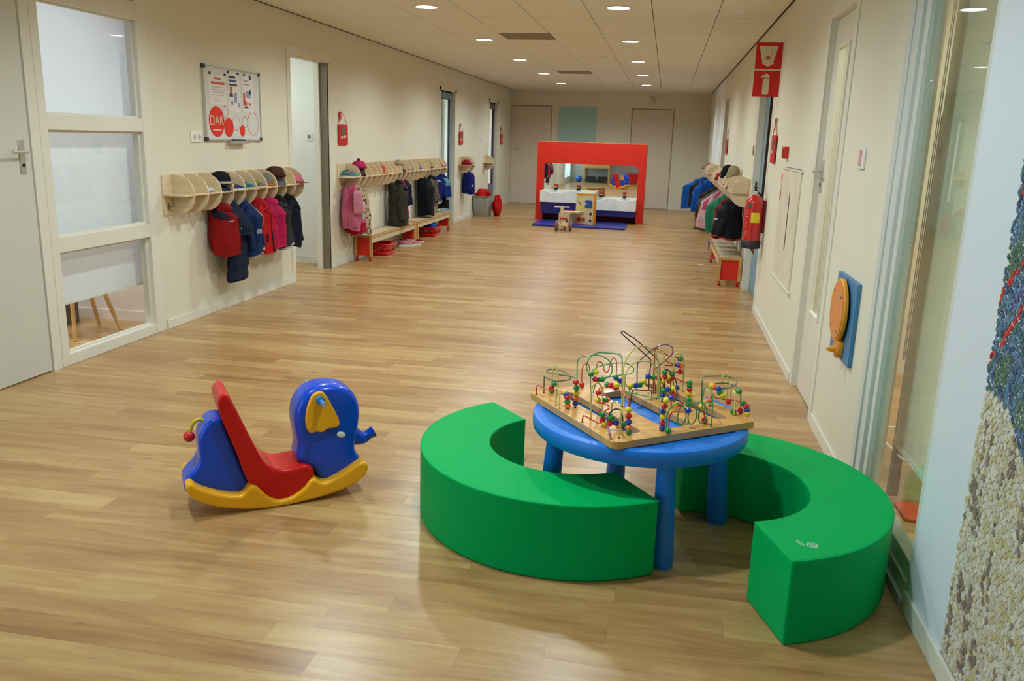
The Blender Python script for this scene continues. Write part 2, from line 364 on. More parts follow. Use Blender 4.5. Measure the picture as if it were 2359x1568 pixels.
# window_1: tall glazed frame with four panes and roller shades behind
w1 = struct(MB().box(XL-.09, XL+.006, 4.663, 4.735, 0, ZC-.02).obj('window_1', FRAME, bevel=.003))
MB().box(XL-.09, XL+.006, 5.715, 5.83, 0, ZC-.02).obj('frame_post', FRAME, w1, bevel=.003)
for za, zb in ((0, .075), (.745, .845), (1.515, 1.61), (2.285, 2.41)):
    MB().box(XL-.09, XL+.004, 4.735, 5.715, za, zb).obj('rail', FRAME, w1, bevel=.003)
for za, zb in ((.075, .745), (.845, 1.515), (1.61, 2.285), (2.41, ZC-.02)):
    MB().box(XL-.052, XL-.046, 4.735, 5.715, za, zb).obj('pane', GLASS, w1, smooth=False)
    mb = MB(); a, b_ = 4.735, 5.715
    for q in ((a, b_, za, za+.014), (a, b_, zb-.014, zb), (a, a+.014, za+.014, zb-.014), (b_-.014, b_, za+.014, zb-.014)): mb.box(XL-.044, XL-.028, *q)
    mb.obj('glazing_bead', FRAME, w1)
SHADE = mat('shade_fabric', (240, 242, 246), .8, .005)
_nt = SHADE.node_tree; _tr = _nt.nodes.new('ShaderNodeBsdfTranslucent'); _tr.inputs[0].default_value = (.86, .88, .92, 1); _mx = _nt.nodes.new('ShaderNodeMixShader'); _mx.inputs[0].default_value = .45
_nt.links.new(_nt.nodes['Principled BSDF'].outputs[0], _mx.inputs[1]); _nt.links.new(_tr.outputs[0], _mx.inputs[2]); _nt.links.new(_mx.outputs[0], [n for n in _nt.nodes if n.type == 'OUTPUT_MATERIAL'][0].inputs[0])
o = MB().box(XL-.155, XL-.152, 4.69, 5.92, .375, ZC-.08).obj('fabric', SHADE)
t = thing('roller_shade', 'white roller shade drawn down behind the glazed frame by the left door', 'roller blind', (0, 0, 0)); o.parent = t
MB().box(XL-.159, XL-.148, 4.69, 5.92, .36, .378).obj('bottom_bar', WHITE, t)
MB().tube([(XL-.16, 4.69, ZC-.07), (XL-.16, 5.92, ZC-.07)], .02, 10).obj('roller', WHITE, t)
# stool behind the window, dark crate
t = thing('stool', 'light wooden stool with splayed legs behind the left glazed frame', 'stool', (-4.35, 5.52, 0))
MB().lathe([(0, .44), (.17, .44), (.18, .455), (.17, .47), (0, .47)], 24).obj('seat', BEECH, t)
for dx, dy in ((.16, -.22), (-.02, .30), (.24, .20), (-.26, -.05)):
    MB().tube([(dx*.55, dy*.55, .44), (dx, dy, 0)], [.018, .014], 10).obj('leg', BEECH, t)
o = MB().box(-.17, .17, -.12, .12, 0, .30).obj('crate', mat('dark_crate', (50, 50, 58), .6), bevel=.01); o.location = (-4.75, 5.75, 0); tag(o, 'dark crate on the floor behind the stool in the left room', 'crate')
# door_2 open into the store room
d2 = struct(B(XO-.93, XO-.01, 8.20, 8.242, .01, 2.29).obj('door_2', DOORP, bevel=.002))
MB().tube([(XO-.83, 8.242, 1.24), (XO-.83, 8.29, 1.24), (XO-.72, 8.29, 1.24)], .008, 8).obj('lever', BLACK, d2)
struct(MB().box(XL-.06, XL+.006, 8.16, 8.25, 0, 2.30).box(XL-.06, XL+.006, 9.22, 9.29, 0, 2.30).box(XL-.06, XL+.006, 8.16, 9.29, 2.30, 2.40).obj('trim_3', FRAME, bevel=.002))
struct(MB().box(XL-.09, XL-.0, 9.196, 9.222, 0, 2.30).obj('trim_4', mat('rebate_grey', (128, 118, 100), .5), smooth=False))
struct(MB().box(XO-.03, XL-.09, 9.17, 9.2, 0, 2.3).obj('trim_5', FRAME, smooth=False))
o = thing('wall_socket', 'white square wall socket seen through the open doorway', 'socket', (-4.16, 9.52, 1.50))
MB().box(-.045, .045, -.012, 0, -.045, .045).obj('plate', WHITE, o, bevel=.003); MB().lathe([(.022, -.0), (.022, .002), (0, .002)], 16, M=Matrix.Rotation(PI/2, 4, 'X')).obj('dial', GREY, o).location = (0, -.012, 0)
# glazed coloured doors: leaf recessed, stiles coloured
def glazed_door(name, x, out, ya, yb, col, z1=2.31, zp=.42, pane=None, st=.13, paneop=None):
    """leaf plane at x, glass between"""
    o = struct(MB().box(x, x+.04, ya, yb, .008, zp).box(x, x+.04, ya, yb, z1-.12, z1-.005).box(x, x+.04, ya, ya+.04, zp, z1-.12).box(x, x+.04, yb-st, yb, zp, z1-.12).obj(name, col, bevel=.002))
    MB().box(x+.016, x+.022, ya+.04, yb-st, zp, z1-.12).obj('pane', pane or GLASS, o, smooth=False)
    s = .012; g0, g1 = (x+.022, x+.042) if out > 0 else (x-.002, x+.016)
    if out < 0: s = .04
    MB().box(g0, g1, yb-st-s, yb-st+.002, zp, z1-.12).box(g0, g1, ya+.04, yb-st-s, z1-.12-s, z1-.118).box(g0, g1, ya+.04, yb-st-s, zp-.002, zp+s).obj('gasket', DKBROWN, o)
    return o
glazed_door('door_3', XL-.10, 1, 14.087, 15.052, BLUEDR, zp=.60)
glazed_door('door_4', XL-.10, 1, 18.067, 18.952, PURPDR, zp=.55, z1=2.30)
struct(MB().box(XL-.119, XL+.005, 14.0, 14.085, 0, 2.37).box(XL-.119, XL+.005, 15.054, 15.14, 0, 2.37).box(XL-.119, XL+.005, 14.0, 15.14, 2.31, 2.4).obj('trim_6', WALL, bevel=.002))
struct(MB().box(XL-.119, XL+.005, 17.98, 18.065, 0, 2.37).box(XL-.119, XL+.005, 18.954, 19.04, 0, 2.37).box(XL-.119, XL+.005, 17.98, 19.04, 2.30, 2.39).obj('trim_7', WALL, bevel=.002))
CURT = mat('pale_curtain', (232, 240, 240), .8)
for nm, ya, yb in (('first', 13.9, 15.2), ('second', 17.9, 19.1)):
    mb = MB(); n = 40
    pts = [(ya+(yb-ya)*i/n, XL-.24+.015*math.sin(i*1.6)) for i in range(n+1)]
    vs = [(x, y, z) for z in (.002, 2.5) for y, x in pts]; k = n+1
    mb.add(vs+[(x-.003, y, z) for x, y, z in vs], [(i, i+1, k+i+1, k+i) for i in range(n)]+[(2*k+i, 3*k+i, 3*k+i+1, 2*k+i+1) for i in range(n)])
    o = mb.obj('curtain', CURT, ang=80); tag(o, 'pale curtain behind the %s coloured glazed door on the left' % ('blue' if nm == 'first' else 'violet'), 'curtain')
# window_2 left of the camera (daylight)
w2 = struct(MB().box(XL-.1, XL+.006, -.95, -.88, .15, 2.45).box(XL-.1, XL+.006, .93, 1.0, .15, 2.45).box(XL-.1, XL+.006, -.88, .93, .15, .22).box(XL-.1, XL+.006, -.88, .93, 2.38, 2.45).box(XL-.1, XL+.006, -.03, .03, .22, 2.38).obj('window_2', FRAME, bevel=.003))
for a, b_ in ((-.88, -.03), (.03, .93)): MB().box(XL-.06, XL-.054, a, b_, .22, 2.38).obj('pane', GLASS, w2, smooth=False)
# ------------------------------------------------------------------ right wall
# window_3: glazed panel with roller blind next to the pillar
w3 = struct(MB().box(XR-.004, XR+.09, 2.80, 2.83, 0, ZC-.02).obj('window_3', mat('alu_frame', (208, 212, 208), .35, .01), bevel=.003))
AL = _M['alu_frame']
for q in ((XR-.012, XR+.03, 3.72, 3.78), (XR-.004, XR+.07, 3.64, 3.72), (XR+.012, XR+.06, 3.57, 3.64), (XR-.006, XR+.05, 3.52, 3.57)):
    MB().box(*q, 0, ZC-.02).obj('frame_post', AL, w3, bevel=.003)
MB().box(XR-.02, XR+.07, 2.83, 3.52, 0, .035).obj('sill', AL, w3, bevel=.003)
MB().box(XR-.004, XR+.06, 2.83, 3.52, .035, .09).obj('sill_step', FRAME, w3, bevel=.003)
MB().box(XR+.006, XR+.06, 2.83, 3.52, .09, .155).obj('bottom_rail', AL, w3, bevel=.003)
MB().box(XR+.012, XR+.018, 2.83, 3.52, .155, ZC-.03).obj('pane', GLASSR, w3, smooth=False)
t = thing('roller_shade', 'cream roller blind behind the tall glass panel on the right', 'roller blind', (0, 0, 0))
MB().box(1.072, 1.075, 2.86, 3.70, .325, ZC-.08).obj('fabric', mat('blind_cream', (226, 218, 192), .8, .02, 90), t)
MB().box(1.066, 1.082, 2.86, 3.70, .304, .328).obj('bottom_bar', WHITE, t)
MB().tube([(1.08, 2.86, ZC-.07), (1.08, 3.70, ZC-.07)], .02, 10).obj('roller', WHITE, t)
MB().tube(smooth_poly([(1.075, 3.740, ZC-.08), (1.075, 3.740, .72), (1.075, 3.745, .67), (1.075, 3.760, .67), (1.075, 3.765, .72), (1.075, 3.765, ZC-.08)], 2, False), .0025, 6).obj('chain', GREY, t)
o = MB().box(1.12, 1.16, 3.84, 3.88, .0, 1.70).obj('pole', mat('dark_pole', (70, 56, 44), .5)); tag(o, 'dark narrow vertical strip behind the tall right glass panel', 'rod')
t = thing('storage_box', 'clear plastic storage box on the floor behind the right glass panel', 'box', (1.30, 4.02, 0), .1)
CL = glass('clear_plastic', (.9, .92, .9), .12, .1)
MB().prism(rrect(-.16, .16, -.22, .22, .04), .0, .006, 'z').obj('base', CL, t)
mb = MB(); P = rrect(-.16, .16, -.22, .22, .04); Q = rrect(-.18, .18, -.24, .24, .05); n = len(P)
mb.add([(*p, .004) for p in P]+[(*p, .20) for p in Q], [(i, (i+1) % n, n+(i+1) % n, n+i) for i in range(n)]).obj('side', CL, t)
MB().tube([(*p, .20) for p in Q]+[(*Q[0], .2)], .006, 6).obj('rim', WHITE, t)
o = MB().prism(rrect(-.14, .14, -.10, .10, .02), 0, .012, 'z').obj('foam_puzzle_piece', mat('foam_orange_red', (214, 70, 36), .8)); o.location = (1.26, 3.66, .002); tag(o, 'orange-red foam puzzle mat piece before the clear plastic box', 'mat')
# door_5 right (white with narrow vision pane)
d5 = struct(MB().box(XR+.03, XR+.07, 4.90, 5.12, .008, 2.30).box(XR+.03, XR+.07, 5.42, 5.60, .008, 2.30).box(XR+.03, XR+.07, 5.12, 5.42, .008, .54).box(XR+.03, XR+.07, 5.12, 5.42, 2.14, 2.30).obj('door_5', DOORP, bevel=.002))
MB().box(XR+.048, XR+.053, 5.12, 5.42, .54, 2.14).obj('pane', glass('door_glass', (.92, .95, .92), .04), d5, smooth=False)
mb = MB()
for q in ((5.12, 5.42, .54, .555), (5.12, 5.42, 2.125, 2.14), (5.12, 5.135, .555, 2.125), (5.405, 5.42, .555, 2.125)): mb.box(XR+.022, XR+.045, *q)
mb.obj('glazing_bead', FRAME, d5)
lever(d5, -1, (XR+.03, 5.54, 1.39), dy=-1)
struct(MB().box(XR-.008, XR+.06, 5.60, 5.69, 0, 2.41).box(XR-.008, XR+.06, 4.82, 4.90, 0, 2.41).box(XR-.008, XR+.06, 4.90, 5.60, 2.31, 2.41).obj('trim_8', FRAME, bevel=.003))
# hatch cabinet door in the wall
t = thing('wall_cabinet_door', 'flush cream cabinet hatch low in the right wall with slot grip', 'hatch', (0, 0, 0))
HP = mat('hatch_paint', (224, 216, 194), .55)
MB().box(XR-.012, XR, 6.12, 7.10, .55, 1.38).obj('leaf', HP, t, bevel=.003)
MB().box(XR-.02, XR-.001, 6.07, 7.13, .535, .552).box(XR-.016, XR-.001, 6.07, 7.13, 1.383, 1.395).obj('edge_strip', FRAME, t)
MB().box(XR-.014, XR-.0115, 6.52, 6.545, .80, 1.22).obj('slot', BLACK, t)
MB().box(XR-.0165, XR-.0155, 6.07, 6.9, 1.4, 1.404).obj('vent_slot', BLACK, t)
o = thing('instruction_label', 'small red and white upright label above the hatch on the right wall', 'label', (XR, 7.05, 1.24))
MB().box(-.0135, -.012, -.03, .03, -.10, .10).obj('backing', REDPL, o); MB().box(-.0145, -.0135, -.02, .02, -.03, .05).obj('print', WHITE, o)
o = thing('fire_alarm_button', 'small red square call point on the right wall', 'alarm', (XR, 6.96, 1.51))
MB().box(-.04, 0, -.045, .045, -.045, .045).obj('housing', REDPL, o, bevel=.004); MB().box(-.043, -.04, -.026, .026, -.022, .022).obj('glass_plate', mat('call_plate', (150, 20, 20), .3), o)
o = thing('wall_switch', 'small white wall switch with pink face left of the tall glass panel', 'switch', (XR, 4.335, 1.51))
MB().box(-.011, 0, -.055, .055, -.05, .05).obj('plate', WHITE, o, bevel=.003); MB().box(-.015, -.011, -.012, .035, -.036, .036).obj('rocker', mat('pink_face', (222, 168, 158), .5), o)
# door_6 blue on the right
glazed_door('door_6', XR+.07, -1, 8.248, 9.452, BLUEDR, zp=.60, z1=2.3, pane=mat('glass_brown_reflection', (86, 52, 44), .12), st=.3)  # opaque pane, the glass's brown reflection is painted into its colour
struct(MB().box(XR-.006, XR+.07, 9.454, 9.545, 0, 2.38).box(XR-.006, XR+.07, 8.15, 8.246, 0, 2.38).box(XR-.006, XR+.07, 8.24, 9.46, 2.30, 2.38).obj('trim_9', FRAME, bevel=.002))
glazed_door('door_7', XR+.06, -1, 14.35, 15.3, PURPDR, zp=.60, z1=2.3, pane=_M['glass_brown_reflection'], st=.25)
d8 = struct(B(XR+.03, XR+.07, 18.45, 19.3, .01, 2.3).obj('door_8', WHITE))
struct(MB().box(XR-.012, XR+.0, 15.7, 18.3, 0.0, ZC-.02).obj('trim_10', WALLC, smooth=False))
# end wall doors and panel
d9 = struct(B(-3.78, -2.82, YE-.012, YE+.02, .01, 2.33).obj('door_9', mat('end_door_paint', (216, 204, 188), .5, .01), bevel=.002)); MB().box(-3.82+.03, -2.795, YE-.010, YE, 2.335, 2.352).box(-2.82+.004, -2.80, YE-.010, YE, 0, 2.335).obj('door_frame', mat('frame_line', (158, 142, 116), .6), d9)
MB().tube([(-3.68, YE-.012, 1.33), (-3.68, YE-.06, 1.33), (-3.57, YE-.06, 1.33)], .009, 8).obj('lever', STEEL, d9)
d10 = struct(B(-.87, .085, YE-.012, YE+.02, .01, 2.31).obj('door_10', _M['end_door_paint'], bevel=.002)); MB().box(-.9, .115, YE-.010, YE, 2.315, 2.332).box(.089, .105, YE-.010, YE, 0, 2.315).box(-.89, -.874, YE-.010, YE, 0, 2.315).obj('door_frame', _M['frame_line'], d10)
o = B(-2.62, -1.73, YE-.022, YE-.001, 1.0, 2.33).obj('pinboard', mat('grey_teal_board', (166, 204, 200), .8, .02, 60), bevel=.003); tag(o, 'large plain grey-teal board on the end wall above the red play sink', 'board')
t = thing('wall_siren', 'small white alarm siren above the right door of the end wall', 'siren', (-.41, YE, 2.535))
MB().box(-.07, .07, -.03, 0, -.07, .07).obj('base', WALL, t, bevel=.008); MB().ball((.0, -.05, .03), .032).obj('horn', STEEL, t); MB().ball((.02, -.05, -.035), .026).obj('horn', STEEL, t)
# escape sign
t = thing('evacuation_sign', 'double red fire sign jutting from the right wall above the extinguisher', 'sign', (XR, 7.95, 0))
SR = mat('sign_red', (206, 14, 10), .4, .01); SW = mat('sign_white', (214, 204, 172), .5, .01)
for z0, z1, nm in ((2.215, 2.435, 'upper_plate'), (1.98, 2.20, 'lower_plate')):
    MB().box(-.225, -.002, -.004, .004, z0, z1).obj(nm, SR, t, bevel=.001)
MB().box(-.228, 0, -.0032, .0032, 2.20, 2.215).obj('divider', SW, t)
MB().prism([(-.2, 2.405), (-.04, 2.405), (-.073, 2.262), (-.06, 2.262), (-.115, 2.232), (-.175, 2.262), (-.163, 2.262)], -.0055, -.0042, 'y').obj('hose_pictogram', SW, t)
MB().box(-.138, -.102, -.0064, -.0056, 2.29, 2.325).box(-.09, -.086, -.0064, -.0056, 2.33, 2.39).obj('pictogram_detail', mat('sign_pale_red', (190, 110, 96), .6), t)
MB().prism(rrect(-.145, -.09, 1.998, 2.135, .012), -.0055, -.0042, 'y').prism([(-.138, 2.13), (-.098, 2.13), (-.09, 2.162), (-.12, 2.178), (-.165, 2.15), (-.162, 2.138), (-.138, 2.15)], -.0055, -.0042, 'y').obj('extinguisher_pictogram', SW, t)
# extinguisher
t = thing('fire_extinguisher', 'red fire extinguisher with yellow label hanging on the right wall', 'fire extinguisher', (XR-.105, 8.02, .63))
R_EX = mat('extinguisher_red', (190, 18, 20), .25, .02, coat=.5)
MB().lathe([(.078, .06), (.082, .10), (.082, .40), (.078, .435), (.060, .465), (.034, .482), (.026, .49), (0, .49)], 28).obj('cylinder', R_EX, t)
MB().lathe([(0, 0), (.08, 0), (.087, .008), (.087, .07), (.081, .078), (0, .078)], 28).obj('base_ring', BLACK, t)
MB().lathe([(.022, .488), (.024, .50), (.02, .525), (0, .525)], 16).obj('valve', STEEL, t)
MB().box(-.012, .012, -.02, .10, .545, .56).box(-.012, .012, -.02, .085, .522, .532).tube([(0, .0, .52), (0, .03, .60), (0, .06, .60)], .01, 8).obj('grip', BLACK, t)
mb = MB(); n = 10; vs = []
for z in (.24, .33):
    for i in range(n+1):
        a = -PI/2-.35+i*.1+.0; vs.append((.0835*math.cos(a), .0835*math.sin(a), z))
mb.add(vs, [(i, i+1, n+2+i, n+1+i) for i in range(n)]).obj('yellow_label', mat('label_yellow', (232, 214, 40), .5), t)
for zz, c in ((.375, 'sign_green'),):
    vs = [(.0835*math.cos(-PI/2-.75+i*.08), .0835*math.sin(-PI/2-.75+i*.08), z) for z in (zz, zz+.04) for i in range(6)]
    MB().add(vs, [(i, i+1, 7+i, 6+i) for i in range(5)]).obj('pictogram_square', mat('sign_green', (60, 90, 60), .5), t)
mb = MB()
for k in range(9):
    z = .12+k*.028 if k > 2 else .12+k*.018; a0 = -PI/2-.95; ln = (.25, .4, .3, .12, .2, .1, .25, .15, .2)[k]
    vs = [(.0836*math.cos(a0+i*ln/4), .0836*math.sin(a0+i*ln/4), zq) for zq in (z, z+.008) for i in range(5)]
    mb.add(vs, [(i, i+1, 6+i, 5+i) for i in range(4)])
mb.obj('printed_lines', mat('print_pink', (220, 150, 150), .5), t)
MB().tube(smooth_poly([(0, .03, .51), (.05, .05, .5), (.095, .05, .40), (.095, .03, .2), (.093, .02, .14)], 2, False), .009, 8).obj('hose', BLACK, t)
MB().box(.084, .104, -.02, .02, .16, .44).obj('bracket', mat('bracket_dark_red', (120, 16, 20), .5), t)
MB().prism([(-.01, -.005), (.03, -.005), (.045, -.07)], .0, .004, 'y').obj('safety_tag', mat('tag_brown', (160, 70, 50), .6), t)
o = B(XR-.01, XR, 9.62, 9.68, 1.46, 1.56).obj('wall_socket', GREY); tag(o, 'small grey wall plate above the right coat rack near the blue door', 'socket')
# hangers with red evacuation folders
def folder(y, x, out, lab, s=1.0):
    t = thing('evacuation_folder', lab, 'folder', (x, y, 1.80), 0 if out > 0 else PI, 'red folders hanging on the walls')
    WR = mat('hanger_wire', (190, 120, 110), .4, metal=.3)
    MB().tube([(.012, -.02, 0), (.012, -.15, -.15), (.012, .15, -.15), (.012, -.02, 0)], .003, 6).obj('hanger', WR, t)
    MB().prism([(-.11, -.01), (-.02, .0), (-.05, -.09), (-.1, -.115)], .01, .013, 'x').obj('tab', REDPL, t)
    MB().prism([(p[0], p[1]) for p in rrect(-.14, .14, -.385, -.15, .02)], .008, .020, 'x').obj('cover', mat('folder_red', (208, 20, 24), .35), t, bevel=.001)
    MB().box(.0201, .022, -.075, .06, -.29, -.175).obj('window_label', mat('label_grey', (120, 90, 84), .5), t)
    MB().box(.0221, .023, -.085, -.02, -.305, -.28).box(.0221, .023, .01, .07, -.30, -.275).obj('print', SW, t)
    return t
folder(9.62, XL, 1, 'red evacuation folder hanging right of the open white doorway')
folder(15.50, XL, 1, 'red evacuation folder hanging right of the blue glazed door on the left')
folder(19.42, XL, 1, 'red evacuation folder hanging beside the violet door near the end wall')
folder(7.80, XR, -1, 'red evacuation folder on the right wall behind the extinguisher')
folder(13.9, XR, -1, 'red evacuation folder on the right wall before the violet door')
# whiteboard
t = thing('whiteboard', 'framed whiteboard with red circles and pinned papers on the left wall', 'whiteboard', (XL, 6.56, 1.455))
MB().box(.004, .016, .012, .97, .012, .60).obj('surface', mat('whiteboard_enamel', (214, 216, 212), .25, .005), t)
mb = MB()
for q in ((0, .985, 0, .014), (0, .985, .598, .612), (0, .014, .014, .598), (.971, .985, .014, .598)): mb.box(.0, .022, *q)
mb.obj('frame', STEEL, t)
mb = MB()
for a in (0, .955):
    for b_ in (0, .582): mb.box(-.0, .0245, a-.002, a+.032, b_-.002, b_+.032)
mb.obj('corner_cap', mat('corner_grey', (60, 60, 58), .5), t)
MB().box(0, .06, .36, .66, -.022, .0).obj('pen_tray', STEEL, t)
for a, c in ((.40, 'pen_black'), (.49, 'pen_green')):
    MB().tube([(.045, a, .008), (.045, a+.12, .008)], .008, 8).obj('marker', mat(c, (20, 40, 24) if 'green' in c else (24, 24, 26), .4), t)
PRED = mat('print_red', (226, 42, 22), .4, .0)
def disc(y, z, r, x=.0165, m=PRED, hole=None, nm='printed_disc'):
    n = 36; mb = MB()
    if hole:
        vs = [(x, y+q*math.cos(2*PI*i/n), z+q*math.sin(2*PI*i/n)) for q in (r, hole) for i in range(n)]
        mb.add(vs, [(i, (i+1) % n, n+(i+1) % n, n+i) for i in range(n)])
    else: mb.add([(x, y+r*math.cos(2*PI*i/n), z+r*math.sin(2*PI*i/n)) for i in range(n)], [tuple(range(n))])
    return mb.obj(nm, m, t, smooth=False)
disc(.185, .16, .128); disc(.385, .115, .082); disc(.625, .088, .048)
disc(.335, .245, .052, hole=.047, nm='printed_ring'); disc(.52, .155, .065, hole=.060, nm='printed_ring'); disc(.68, .165, .052, hole=.047, nm='printed_ring'); disc(.83, .155, .105, hole=.099, nm='printed_ring')
MT = Matrix(((0, 0, 1, .018), (1, 0, 0, .185), (0, 1, 0, .165), (0, 0, 0, 1)))
text_mesh('DAK', .115, 'lettering', SW, t, MT)
MB().box(.0175, .018, .115, .255, .085, .095).obj('small_lettering', SW, t)
PAPER = mat('paper_white', (226, 220, 214), .8, .01)
for y0, y1, z0, z1 in ((.075, .365, .30, .545), (.40, .605, .25, .575), (.645, .85, .25, .575)):
    MB().box(.0165, .0175, y0, y1, z0, z1).obj('pinned_paper', PAPER, t)
INK = [mat('ink_red', (206, 90, 80), .6), mat('ink_blue', (60, 90, 150), .6), mat('ink_dark', (50, 60, 80), .6), mat('ink_grey', (160, 155, 155), .6), mat('ink_pale_blue', (140, 160, 190), .6)]
def pr(y0, y1, z0, z1, i): MB().box(.0176, .0182, y0, y1, z0, z1).obj('print', INK[i], t)
for a in ((.17, .28, .505, .52, 0), (.12, .34, .465, .485, 0), (.12, .33, .44, .444, 3), (.12, .34, .42, .424, 3), (.13, .33, .40, .404, 3), (.12, .32, .375, .379, 3), (.16, .30, .33, .334, 3), (.415, .53, .53, .55, 2), (.42, .55, .50, .52, 1), (.42, .56, .47, .485, 2), (.43, .47, .40, .46, 0), (.42, .48, .375, .40, 2), (.50, .55, .33, .41, 4), (.44, .48, .31, .34, 4), (.56, .59, .29, .33, 4), (.68, .78, .52, .53, 3), (.67, .79, .49, .50, 3), (.72, .80, .38, .44, 4), (.78, .82, .41, .46, 4), (.66, .70, .34, .42, 0), (.66, .73, .31, .345, 0), (.68, .75, .285, .305, 2), (.76, .80, .315, .335, 0)): pr(*a)
mb = MB()
for y, z in ((.10, .55), (.345, .55), (.405, .578), (.575, .575), (.69, .575), (.79, .567), (.80, .552)): mb.tube([(.0182, y, z), (.026, y, z)], .011, 12)
mb.obj('magnet', mat('magnet_navy', (44, 60, 92), .4), t)
# double socket left wall
t = thing('wall_socket', 'double white wall socket left below the whiteboard', 'socket', (XL, 6.43, 1.485))
MB().box(0, .011, -.08, .08, -.042, .042).obj('plate', WHITE, t, bevel=.003)
for d in (-.038, .038): MB().tube([(.011, d, 0), (.0125, d, 0)], .021, 18).obj('socket_well', mat('socket_shadow', (190, 186, 172), .5), t)
o = B(XL, XL+.01, 17.30, 17.38, 1.48, 1.56).obj('wall_switch', WHITE, bevel=.002); tag(o, 'small white wall switch above the single coat shelf near the violet door', 'switch')
# wall toy
t = thing('wall_toy', 'orange round spinning toy on a blue board on the right wall', 'toy', (XR, 4.25, .745))
MB().prism([(p[0], p[1]) for p in rrect(-.225, .225, -.20, .20, .01)], -.02, 0, 'x').obj('board', mat('toy_blue', (70, 130, 176), .5), t, bevel=.003)
OR = mat('toy_orange', (226, 128, 62), .5, .1, 22, rgb2=(216, 150, 90)); YE_ = mat('toy_yellow_orange', (238, 160, 28), .4)
def disc_x(cy_, cz, r, x0, x1, n=40): return MB().prism([(cy_+r*math.cos(2*PI*i/n), cz+r*math.sin(2*PI*i/n)) for i in range(n)], x0, x1, 'x')
disc_x(.0, .035, .155, -.052, -.03).obj('disc_rim', YE_, t, bevel=.005); disc_x(0, .035, .125, -.030, -.02).obj('spacer', BLACK, t)
disc_x(.0, .035, .143, -.056, -.052).obj('disc_face', OR, t)
for a in (0.9, 2.4, 4.1, 5.4): disc_x(.115*math.cos(a), .035+.115*math.sin(a), .007, -.059, -.056, 12).obj('screw', GREY, t)
disc_x(-.05, -.145, .05, -.045, -.02).obj('small_wheel', YE_, t, bevel=.003)
disc_x(-.05, -.145, .042, -.05, -.045).obj('small_wheel_face', OR, t)
MB().lathe([(0, 0), (.018, 0), (.016, .02), (.006, .04), (0, .041)], 16, M=Matrix.Translation((-.05, -.055, -.15)) @ Matrix.Rotation(-PI/2, 4, 'Y')).obj('knob', YE_, t)
